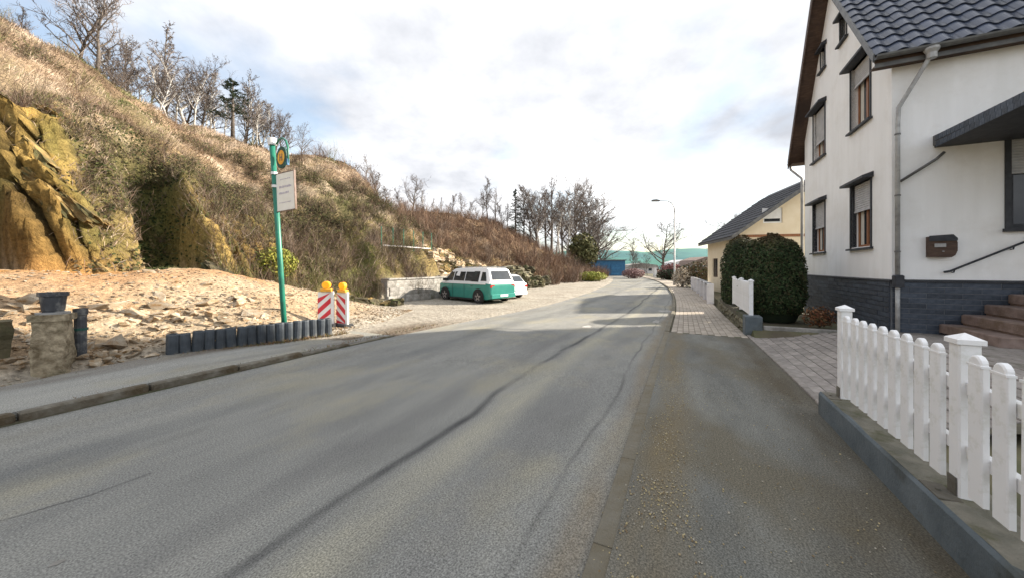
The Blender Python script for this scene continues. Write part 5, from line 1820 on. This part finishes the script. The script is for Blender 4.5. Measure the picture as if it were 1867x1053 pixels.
def brush(m, p, h, n, cols, spread=0.6, w=0.006):
    if 17 < p.x < 34 and p.y < t_base(p.x) + 2.2: return
    for k in range(n):
        a = rn.random() * 6.283; l = h * rn.uniform(0.5, 1.15)
        d = Vector((math.cos(a) * spread * rn.random(), math.sin(a) * spread * rn.random(), 1)).normalized()
        c = rn.choice(cols); j = rn.uniform(0.7, 1.3); c = (c[0] * j, c[1] * j, c[2] * j)
        q0 = p + Vector((rn.gauss(0, 0.12 * h), rn.gauss(0, 0.12 * h), -0.05))
        pts = [q0]; dd_ = d
        for i in range(3):
            dd_ = (dd_ + Vector((rn.gauss(0, .25), rn.gauss(0, .25), rn.gauss(-0.02, .15)))).normalized()
            pts.append(pts[-1] + dd_ * l / 3)
        side = Vector((rn.gauss(0, 1), rn.gauss(0, 1), rn.gauss(0, .3))).normalized()
        vs = []
        for i, q in enumerate(pts):
            ww = w * (1 - i / 3.6)
            vs += [q - side * ww, q + side * ww]
        fs = [(0, 1, 3, 2), (2, 3, 5, 4), (4, 5, 7, 6)]
        m.add(vs, fs); m.c += [c] * 8
        for i in range(rn.randrange(2, 5)):
            b0 = pts[rn.choice((1, 2))].lerp(pts[rn.choice((2, 3))], rn.random())
            b1 = b0 + (dd_ + Vector((rn.gauss(0, .7), rn.gauss(0, .7), rn.gauss(.1, .4)))).normalized() * l * rn.uniform(0.18, 0.4)
            m.add([b0 - side * w * .5, b0 + side * w * .5, b1], [(0, 1, 2)]); m.c += [c] * 3


BR = [(0.12, 0.085, 0.065), (0.17, 0.115, 0.085), (0.22, 0.165, 0.125), (0.09, 0.065, 0.055), (0.26, 0.21, 0.17)]
BRR = [(0.16, 0.10, 0.07), (0.22, 0.135, 0.09), (0.125, 0.085, 0.065), (0.27, 0.20, 0.145)]
BRG = [(0.10, 0.105, 0.04), (0.14, 0.14, 0.055), (0.17, 0.13, 0.075)]
m = MB()
for k in range(760):
    s = 2 + 60 * rn.random() ** 1.3; q = rn.random() ** 0.9 * 1.15
    t0 = t_base(s); t = t0 + q * (TC + 0.5 * bend(s) - t0)
    if s < 4.4 and q < 0.24: continue
    if 4.6 < s < 6.3 and q < 0.22: continue
    near = 1 - ss(16, 22, s)
    if near > 0.5 and q > 0.34 and mn.noise((s * 0.35, t * 0.35, 55)) < 0.05: continue
    cols = BR if s < 17 else (BRR if rn.random() < 0.8 else BR)
    if s < 20 and rn.random() < 0.25: cols = BRG
    h = rn.uniform(0.5, 1.1) if near > 0.5 else rn.uniform(0.9, 2.0)
    brush(m, Vector((s, t, ter(s, t))), h, 26 if near > .5 else 34, cols, 0.75, 0.007 * (1 + s / 30))
# thick scrub along the foot of the hill and around the cars
for k in range(260):
    s = rn.uniform(6.5, 17); t = t_base(s) + rn.uniform(-0.4, 1.8)
    brush(m, Vector((s, t, ter(s, t))), rn.uniform(0.6, 1.4), 28, BR if rn.random() < .7 else BRG, 0.9, 0.008)
for k in range(300):
    s = rn.uniform(26, 85); t = t_base(s) + rn.uniform(-2.2, 3) - 0.03 * (s - 26)
    brush(m, Vector((s, t, ter(s, t))), rn.uniform(1.0, 2.6), 40, BRR if rn.random() < .7 else BR, 0.7, 0.012 + 0.0002 * s)
for k in range(330):
    s = rn.uniform(2.8, 10); q = rn.uniform(0.05, 0.42)
    t0 = t_base(s); t = t0 + q * (TC - t0)
    if s < 3.5 and q < 0.22: continue
    if 4.7 < s < 6.2 and q < 0.2: continue
    brush(m, Vector((s, t, ter(s, t))), rn.uniform(0.35, 0.8), 22, BR if rn.random() < .6 else BRG, 1.3, 0.006)
# dark bramble clumps with a few leaves
DK = [(0.055, 0.045, 0.03), (0.085, 0.065, 0.045), (0.07, 0.07, 0.03), (0.12, 0.085, 0.06)]
for k in range(340):
    s = rn.uniform(3.1, 24); q = 0.04 + 0.62 * rn.random() ** 1.2
    t0 = t_base(s); t = t0 + q * (TC + 0.5 * bend(s) - t0)
    if mn.noise((s * 0.45, t * 0.45, 91)) < 0.02: continue
    if 4.7 < s < 6.2 and q < 0.2: continue
    for kk in range(2):
        ps = Vector((s + rn.gauss(0, .4), t + rn.gauss(0, .4), 0)); ps.z = ter(ps.x, ps.y)
        brush(m, ps, rn.uniform(0.5, 1.0), 40, DK, 1.3, 0.009)
        for j in range(70):
            a = rn.random() * 6.28; rr_ = rn.random() ** .5 * 0.6
            p = ps + Vector((rr_ * math.cos(a), rr_ * math.sin(a), rn.uniform(0.05, 0.55)))
            e = Vector((rn.gauss(0, 1), rn.gauss(0, 1), rn.gauss(0, .6))).normalized(); sd_ = e.orthogonal().normalized()
            l = rn.uniform(0.03, 0.07)
            c = rn.choice([(0.06, 0.07, 0.025), (0.09, 0.085, 0.035), (0.13, 0.10, 0.05), (0.05, 0.045, 0.025)])
            m.add([p - sd_ * l * .5, p + e * l, p + sd_ * l * .5, p - e * l], [(0, 1, 2, 3)]); m.c += [c] * 4
tag(m.build('brushwood', M['veg'], rz=RZ, fix=False), 'tangled bare brown scrub across the hillside', 'scrub', kind='stuff')

# ivy, moss and hanging stems on the steep foot of the hill
m = MB()
IV = [(0.045, 0.055, 0.02), (0.07, 0.075, 0.028), (0.11, 0.10, 0.045), (0.15, 0.115, 0.065), (0.09, 0.07, 0.045)]
IVD = [(0.022, 0.034, 0.012), (0.035, 0.048, 0.017), (0.05, 0.055, 0.022)]
for k in range(17000):
    s = rn.uniform(3.2, 11.5); q = rn.uniform(0.0, 0.27) * (1 if rn.random() < .8 else 1.4)
    t0 = t_base(s); t = t0 + q * (TC - t0)
    hol = win(4.6, 6.3, 0.2, s)
    if rn.random() < 0.75 * rock_zone(s, q): continue
    if mn.noise((s * 1.1, t * 1.1, 130)) < -0.22 and hol < .5: continue
    z = ter(s, t); p = Vector((s - 0.05 * rn.random(), t - 0.12 * rn.random(), z + 0.03))
    cols = IVD if (hol > .5 and rn.random() < .8) else IV
    c = rn.choice(cols); f = rn.uniform(0.75, 1.25); c = (c[0] * f, c[1] * f, c[2] * f)
    if k % 3 == 0 and hol < .5:
        c = rn.choice(BR); dn = Vector((rn.gauss(0, .35), -0.45 + rn.gauss(0, .2), -0.55 + rn.gauss(0, .5))).normalized()
        blade(m, p, dn, rn.uniform(0.2, 0.6), 0.006, c, c)
        continue
    e = Vector((rn.gauss(0, 1), rn.gauss(-.3, .6), rn.gauss(-.3, .8))).normalized()
    sd_ = e.cross(Vector((rn.gauss(-.5, .4), rn.gauss(-1, .3), rn.gauss(.4, .4)))).normalized(); l = rn.uniform(0.03, 0.075)
    m.add([p - sd_ * l * .6, p + e * l, p + sd_ * l * .6, p - e * l * .8], [(0, 1, 2, 3)]); m.c += [c] * 4
tag(m.build('ivy', M['veg'], rz=RZ, fix=False), 'dark ivy and hanging stems on steep foot of hillside', 'ivy', kind='stuff')

# weeds at the palisades and along the kerb
m = MB()
for k in range(2200):
    if k < 1300:
        q = rn.random(); s = 2.6 + 3.2 * q; t = 7.92 - 0.6 * q + rn.gauss(-0.06, 0.06)
    elif k < 1800:
        s = rn.uniform(-1, 3.2); t = 7.75 + rn.gauss(0, 0.12)
    else:
        s = rn.uniform(1, 8); t = 6.28 + rn.gauss(0, 0.03)
    c = rn.choice([(0.17, 0.13, 0.06), (0.11, 0.12, 0.045), (0.22, 0.14, 0.07), (0.15, 0.075, 0.04)])
    blade(m, Vector((s, t, gz(s) + 0.04)), Vector((rn.gauss(0, .6), rn.gauss(0, .6), 0.8)).normalized(), rn.uniform(0.03, 0.13), 0.004, c, c)
tag(m.build('weeds', M['veg'], rz=RZ, fix=False), 'low dead weeds at the foot of the palisades', 'weeds', kind='stuff')

# ------------------------------------------------------------------ single bushes on and below the hill
def bush(label, s, t, h, w, cols, n, size, seed, cat='bush', name='bush', leafy=True, dz=0):
    z = ter(s, t) - 0.03 + dz
    p = P(s, t, z)
    b = thing(name, label, cat, (p.x, p.y, z), RZ)
    st_ = MB(); r_ = random.Random(seed)
    for k in range(14):
        a = r_.random() * 6.28; e = r_.uniform(0.3, 1) * w * 0.8
        st_.tube([(0, 0, -0.1), (e * 0.4 * math.cos(a), e * 0.4 * math.sin(a), h * 0.4), (e * math.cos(a), e * math.sin(a), h * r_.uniform(0.6, 0.95))], [0.03, 0.018, 0.006], 4)
    st_.build('stems', M['bark'], b)
    leaf_blob('foliage', M['hedge'], b, n, w, w, h / 2, size, cols, seed, loc=(0, 0, h * 0.52), shell=0.65)
    return b


bush('bright yellow-green bush at the hill foot right of the mast', 8.4, 14.6, 1.3, 0.75, [(0.20, 0.21, 0.035), (0.26, 0.25, 0.05), (0.13, 0.15, 0.03)], 2600, 0.06, 61)
bush('small bright green shrub at roadside before the blue garage', 47, 11.2, 1.3, 2.1, [(0.24, 0.26, 0.05), (0.18, 0.2, 0.04), (0.3, 0.28, 0.08)], 2400, 0.14, 62)
bush('olive evergreen bush under the tall bare trees by road', 66, 17.5, 7.5, 3.0, [(0.10, 0.10, 0.04), (0.13, 0.12, 0.05), (0.07, 0.075, 0.03)], 2600, 0.35, 64)
bush('pinkish bare bush by white pillar at the far bend', 62, 3.2 + bend(62) * 0.9, 1.7, 1.9, [(0.26, 0.16, 0.15), (0.3, 0.2, 0.19), (0.2, 0.12, 0.11)], 1800, 0.14, 65)
bush('dark clipped bush beside the tall curved lamp', 45.5, 0.2, 2.1, 0.75, [(0.012, 0.02, 0.012), (0.02, 0.03, 0.016)], 2600, 0.10, 66)
bush('dark hedge left of clipped bush along far footway', 58, 1.6, 1.6, 2.4, [(0.02, 0.04, 0.02), (0.03, 0.045, 0.022), (0.06, 0.03, 0.025)], 2600, 0.16, 67)
bush('reddish bush above the far dark hedge', 66, 2.2, 2.6, 2.2, [(0.22, 0.09, 0.09), (0.28, 0.14, 0.13), (0.12, 0.06, 0.05)], 1800, 0.16, 68)
bush('brown-green bushes in front of yellow house side', 37, -1.4, 2.5, 1.9, [(0.09, 0.07, 0.04), (0.06, 0.065, 0.03), (0.13, 0.09, 0.055)], 2400, 0.13, 69)
bush('pale cream bush above panel wall near the lamp', 36, 0.2, 1.9, 0.9, [(0.42, 0.36, 0.28), (0.34, 0.28, 0.22), (0.5, 0.44, 0.36)], 1400, 0.09, 70)

# ------------------------------------------------------------------ bare trees
def gen_tree(seed, h, r0, limbs, sub, twn, spread, lift=0.45, low=0.3, mat='bark', tw=0.022):
    rr_ = random.Random(seed)
    tr, tw_ = MB(), MB()
    def wander(p, d, ln, n, amt, up):
        pts = [p.copy()]
        for i in range(n):
            d = (d + Vector((rr_.gauss(0, amt), rr_.gauss(0, amt), rr_.gauss(0, amt * .6) + up))).normalized()
            pts.append(pts[-1] + d * ln / n)
        return pts, d
    def along(pts, q):
        k = q * (len(pts) - 1); i = min(len(pts) - 2, int(k))
        return pts[i].lerp(pts[i + 1], k - i), (pts[i + 1] - pts[i]).normalized()
    tp, _ = wander(Vector((0, 0, -0.3)), Vector((rr_.gauss(0, .05), rr_.gauss(0, .05), 1)).normalized(), h * 0.93 + 0.3, 9, 0.06, 0.03)
    tr.tube(tp, [r0 * (1 - 0.9 * (i / 9) ** 0.9) for i in range(10)], 7)
    for l in range(limbs):
        q = low + (0.97 - low) * ((l + rr_.random()) / limbs)
        p, d = along(tp, q)
        a = rr_.random() * 6.283
        ln = h * spread * (1.05 - 0.75 * (q - low) / (1 - low)) * rr_.uniform(0.7, 1.2)
        dd_ = (Vector((math.cos(a), math.sin(a), lift + 0.5 * q)) + d * 0.25).normalized()
        lp_, _ = wander(p, dd_, ln, 5, 0.16, 0.07)
        rl = r0 * (1 - 0.9 * q) * 0.55 + 0.012
        tr.tube(lp_, [rl * (1 - 0.85 * i / 5) for i in range(6)], 5, False)
        for k in range(sub):
            q2 = 0.2 + 0.8 * (k + rr_.random()) / sub
            p2, d2 = along(lp_, min(0.99, q2))
            a2_ = Vector((rr_.gauss(0, 1), rr_.gauss(0, 1), rr_.gauss(0.35, .7))).normalized()
            sp, _ = wander(p2, (d2 * 0.6 + a2_ * 0.8).normalized(), ln * rr_.uniform(0.28, 0.5), 3, 0.2, 0.05)
            rs = max(0.012, rl * 0.35)
            tw_.tube(sp, [rs, rs * 0.75, rs * 0.5, rs * 0.25], 3, False)
            for j in range(twn):
                p3, d3 = along(sp, rr_.uniform(0.15, 1.0) * 0.99)
                e = (d3 * 0.7 + Vector((rr_.gauss(0, .8), rr_.gauss(0, .8), rr_.gauss(0.15, .6)))).normalized()
                l3 = ln * rr_.uniform(0.10, 0.24)
                sd_ = e.orthogonal().normalized(); w3 = tw * rr_.uniform(0.5, 0.9)
                p4 = p3 + e * l3 * 0.55; p5 = p4 + (e + Vector((rr_.gauss(0, .35), rr_.gauss(0, .35), rr_.gauss(0, .3)))).normalized() * l3 * 0.6
                tw_.add([p3 - sd_ * w3, p3 + sd_ * w3, p4 + sd_ * w3 * .7, p4 - sd_ * w3 * .7, p5], [(0, 1, 2, 3), (3, 2, 4)])
    return tr.mesh('trunk', M[mat], smooth=True, fix=False), tw_.mesh('crown', M['twig'], fix=False)


PROTO = {
    'oak': gen_tree(1, 8.0, 0.17, 15, 9, 9, 0.42, 0.5, 0.28),
    'ash': gen_tree(2, 8.0, 0.13, 18, 8, 8, 0.30, 0.9, 0.30),
    'birch': gen_tree(3, 8.0, 0.13, 22, 7, 8, 0.24, 0.7, 0.32, 'birch'),
    'birch2': gen_tree(4, 8.0, 0.12, 20, 7, 8, 0.22, 0.9, 0.38, 'birch'),
    'scrub': gen_tree(5, 8.0, 0.13, 20, 9, 9, 0.46, 0.6, 0.12),
    'broad': gen_tree(6, 8.0, 0.18, 16, 10, 9, 0.52, 0.35, 0.25),
    'tall': gen_tree(7, 8.0, 0.11, 20, 7, 7, 0.20, 1.1, 0.35),
}


def conifer(seed, h, w, dense, droop, low):
    rr_ = random.Random(seed)
    tr, nd = MB(), MB()
    tr.tube([(0, 0, -0.3), (0.03, 0, h * 0.5), (0, 0.02, h)], [0.16, 0.10, 0.02], 7)
    n = dense
    for k in range(n):
        q = low + (1 - low) * (k / n)
        z = h * q
        ln = w * (1 - q) ** 0.75 * rr_.uniform(0.65, 1.1) + 0.12
        a = rr_.random() * 6.28
        d = Vector((math.cos(a), math.sin(a), -droop + 0.5 * q))
        tr.tube([(0, 0, z), tuple(Vector((0, 0, z)) + d * ln)], [0.03, 0.008], 3, False)
        for j in range(34):
            u_ = rr_.random() ** 0.7
            p = Vector((0, 0, z)) + d * ln * u_ + Vector((rr_.gauss(0, .10 * ln), rr_.gauss(0, .10 * ln), rr_.gauss(-0.05, 0.05 * h * .12)))
            e = (d + Vector((rr_.gauss(0, .8), rr_.gauss(0, .8), rr_.gauss(0, .5)))).normalized()
            sd_ = e.orthogonal().normalized(); l = rr_.uniform(0.10, 0.26); w3 = l * 0.3
            nd.add([p - sd_ * w3, p + e * l * .5 - sd_ * w3 * .2, p + e * l, p + sd_ * w3], [(0, 1, 2, 3)])
    return tr.mesh('trunk', M['bark'], smooth=True, fix=False), nd.mesh('crown', M['needle'], fix=False)


PROTO['spruce'] = conifer(11, 8.0, 1.9, 70, 0.25, 0.12)
PROTO['pine'] = conifer(12, 8.0, 2.1, 46, -0.1, 0.40)


def tree(kind, label, px, ytop, t, rz=None, name='bare_tree', group=None, wide=1.0, hmin=2.0, s=None):
    if s is None: s = col_at(px, t)
    p = P(s, t)
    z = ter(s, t)
    top = CAM_H + (487 - ytop) / 640 * p.y
    h = max(hmin, top - z)
    tr = thing(name, label, 'tree', (p.x, p.y, z), (px * 0.37) if rz is None else rz, group)
    k = h / 8.0
    tm_, cm_ = PROTO[kind]
    for nm, me in (('trunk', tm_), ('crown', cm_)):
        o = link(nm, me, tr)
        o.scale = (k * wide, k * wide, k)
    return tr


G1, G2 = 'trees along the hill crest', 'trees behind the far ridge'
T1 = [('tall', 'slender bare tree at the left edge of hill crest', 42, 5, 31, 1),
      ('ash', 'tall dark bare tree, left of the pair above dry slope', 143, -60, 30.5, 1),
      ('oak', 'tall dark forked bare tree, right of the pair above dry slope', 172, -30, 30, 1),
      ('scrub', 'low bushy bare tree right of the tall dark pair', 212, 62, 30, .8),
      ('birch', 'thin birch just right of the low bushy crest tree', 246, 75, 31, 1),
      ('birch2', 'slim birch, middle of the birches left of largest birch', 272, 88, 30.5, 1),
      ('tall', 'faint tall bare tree rising behind the slim birches', 300, 30, 36, 1),
      ('birch2', 'slim birch close to left side of largest birch', 318, 120, 30, 1),
      ('birch', 'largest pale-barked birch on the crest, left of pine', 343, 84, 29.5, 1.25),
      ('birch2', 'thin birch between largest birch and dark pine', 384, 128, 30, 1),
      ('birch', 'thin bare birch directly behind dark pine', 441, 126, 31, 1),
      ('birch2', 'short birch right of dark pine', 458, 160, 30, 1),
      ('birch', 'bare birch above the top of bus stop mast', 482, 140, 32, 1),
      ('scrub', 'small bare tree behind bus stop emblem', 512, 205, 30, .8),
      ('scrub', 'small faint bare tree at the right end of near crest', 548, 225, 31, .8)]
for kd, lb_, px, yt, t, wd in T1:
    tree(kd, lb_, px, yt, t, group=G1, wide=wd, name='birch_tree' if 'birch' in kd else 'bare_tree')
FILL = 'birches crowding the hill crest'
rf_ = random.Random(404)
for px, yt in [(188, 50), (226, 78), (236, 110), (258, 100), (285, 110), (296, 120), (310, 100), (330, 110), (352, 120), (362, 105), (372, 140), (396, 150), (408, 165), (446, 175), (468, 180), (474, 165), (492, 180), (500, 200), (526, 215)]:
    tree(rf_.choice(['birch', 'birch2', 'birch2', 'tall', 'scrub']), next(l for lim, l in ((240, 'thin bare crest tree close to low bushy tree left of birches'), (332, 'thin bare crest tree crowded among slim birches left of largest birch'), (420, 'thin bare crest tree crowded between largest birch and dark pine'), (999, 'thin bare crest tree right of dark pine near bus stop mast')) if px < lim), px, yt, rf_.uniform(28.6, 32), group=FILL, name='crest_tree')
tree('pine', 'dark green pine among birches on hill crest', 424, 146, 28.6, name='pine_tree', wide=1.55)
T2 = [('scrub', 'bare tree closest to steep end of near crest', 634, 300, 30, .9),
      ('oak', 'dark bare tree, left of two beyond steep crest end', 664, 288, 30, 1),
      ('ash', 'thin bare tree, right of two beyond steep crest end', 692, 300, 31, 1),
      ('broad', 'flat-topped bare tree standing alone on far ridge', 752, 320, 30, 1),
      ('scrub', 'small bare tree right of flat-topped ridge tree', 822, 352, 30, .9),
      ('ash', 'slim small bare tree in ridge gap above van', 842, 346, 31, 1),
      ('scrub', 'low bushy bare tree left of tall thin ridge tree', 868, 372, 29, .8),
      ('tall', 'tall thin bare tree left of dark spruce', 889, 318, 30, 1.2),
      ('ash', 'bare tree just right of dark spruce', 966, 334, 23, 1),
      ('birch', 'pale-trunked bare tree, first right of spruce group', 986, 332, 21, 1),
      ('oak', 'bare tree in middle of roadside group', 1006, 328, 21, 1),
      ('birch2', 'pale bare tree left of olive bush', 1022, 342, 20, 1),
      ('broad', 'spreading bare tree behind olive bush', 1052, 334, 20, .9),
      ('oak', 'rightmost spreading bare tree of roadside group', 1078, 345, 19, .95),
      ('scrub', 'low bare tree at right foot of roadside group', 1098, 388, 18, .9)]
for kd, lb_, px, yt, t, wd in T2:
    tree(kd, lb_, px, yt, t, group=G2, wide=wd, name='birch_tree' if 'birch' in kd else 'bare_tree')
for px, yt, t in [(648, 312, 30), (676, 305, 32), (708, 335, 31), (730, 345, 31), (772, 345, 31), (790, 360, 30), (806, 358, 31), (855, 365, 30), (902, 345, 30), (916, 370, 28), (955, 350, 24), (976, 345, 22), (996, 350, 22), (1014, 338, 21), (1034, 350, 20), (1044, 345, 21), (1064, 352, 20), (1088, 365, 19), (982, 338, 23), (1028, 336, 22), (1070, 340, 20), (1092, 375, 18), (926, 365, 26), (880, 350, 30), (760, 352, 31)]:
    tree(rf_.choice(['ash', 'scrub', 'birch2', 'oak', 'scrub']), next(l for lim, l in ((740, 'thin bare ridge tree just beyond steep end of near crest'), (870, 'thin bare ridge tree in the row above retaining wall and van'), (958, 'thin bare ridge tree close beside dark spruce'), (1200, 'thin bare tree crowded in tall roadside group behind olive bush')) if px < lim), px, yt, t, group='thicket on the far ridge', name='ridge_tree')
tree('spruce', 'dark green spruce on far ridge above white car', 940, 345, 25, name='spruce_tree')
tree('broad', 'rounded bare tree standing alone left of tall lamp', 1190, 404, 4.0, s=74, wide=1.25)
tree('tall', 'faint small bare tree near blue garage', 1130, 430, 14, s=110)
tree('broad', 'faint bare tree behind yellow house roof', 1303, 398, -7.0, s=62)
tree('scrub', 'low grey bare tree right of blue garage', 1150, 455, 10.0, s=88)
tree('scrub', 'low dark bare tree in front of far white house', 1165, 462, 7.5, s=84)

# thin green mesh fence with a pale rail on the ledge above the retaining wall
tq = 14.4
while ter(14.6, tq) < 2.45: tq += 0.05
gf = thing('ledge_fence', 'pale rail on thin green posts on ledge left of van', 'fence', P(14.0, tq, ter(14.6, tq)), RZ)
MB().bbox(0.2, 4.2, -0.03, 0.03, 0.28, 0.35, 0.01).build('rail', M['white_wall'], gf)
for i in range(6):
    MB().tube([(0.1 + i * 0.85, 0, -0.5), (0.1 + i * 0.85, 0.02, 1.35)], 0.022, 6).build('post', M['green_pole'], gf)
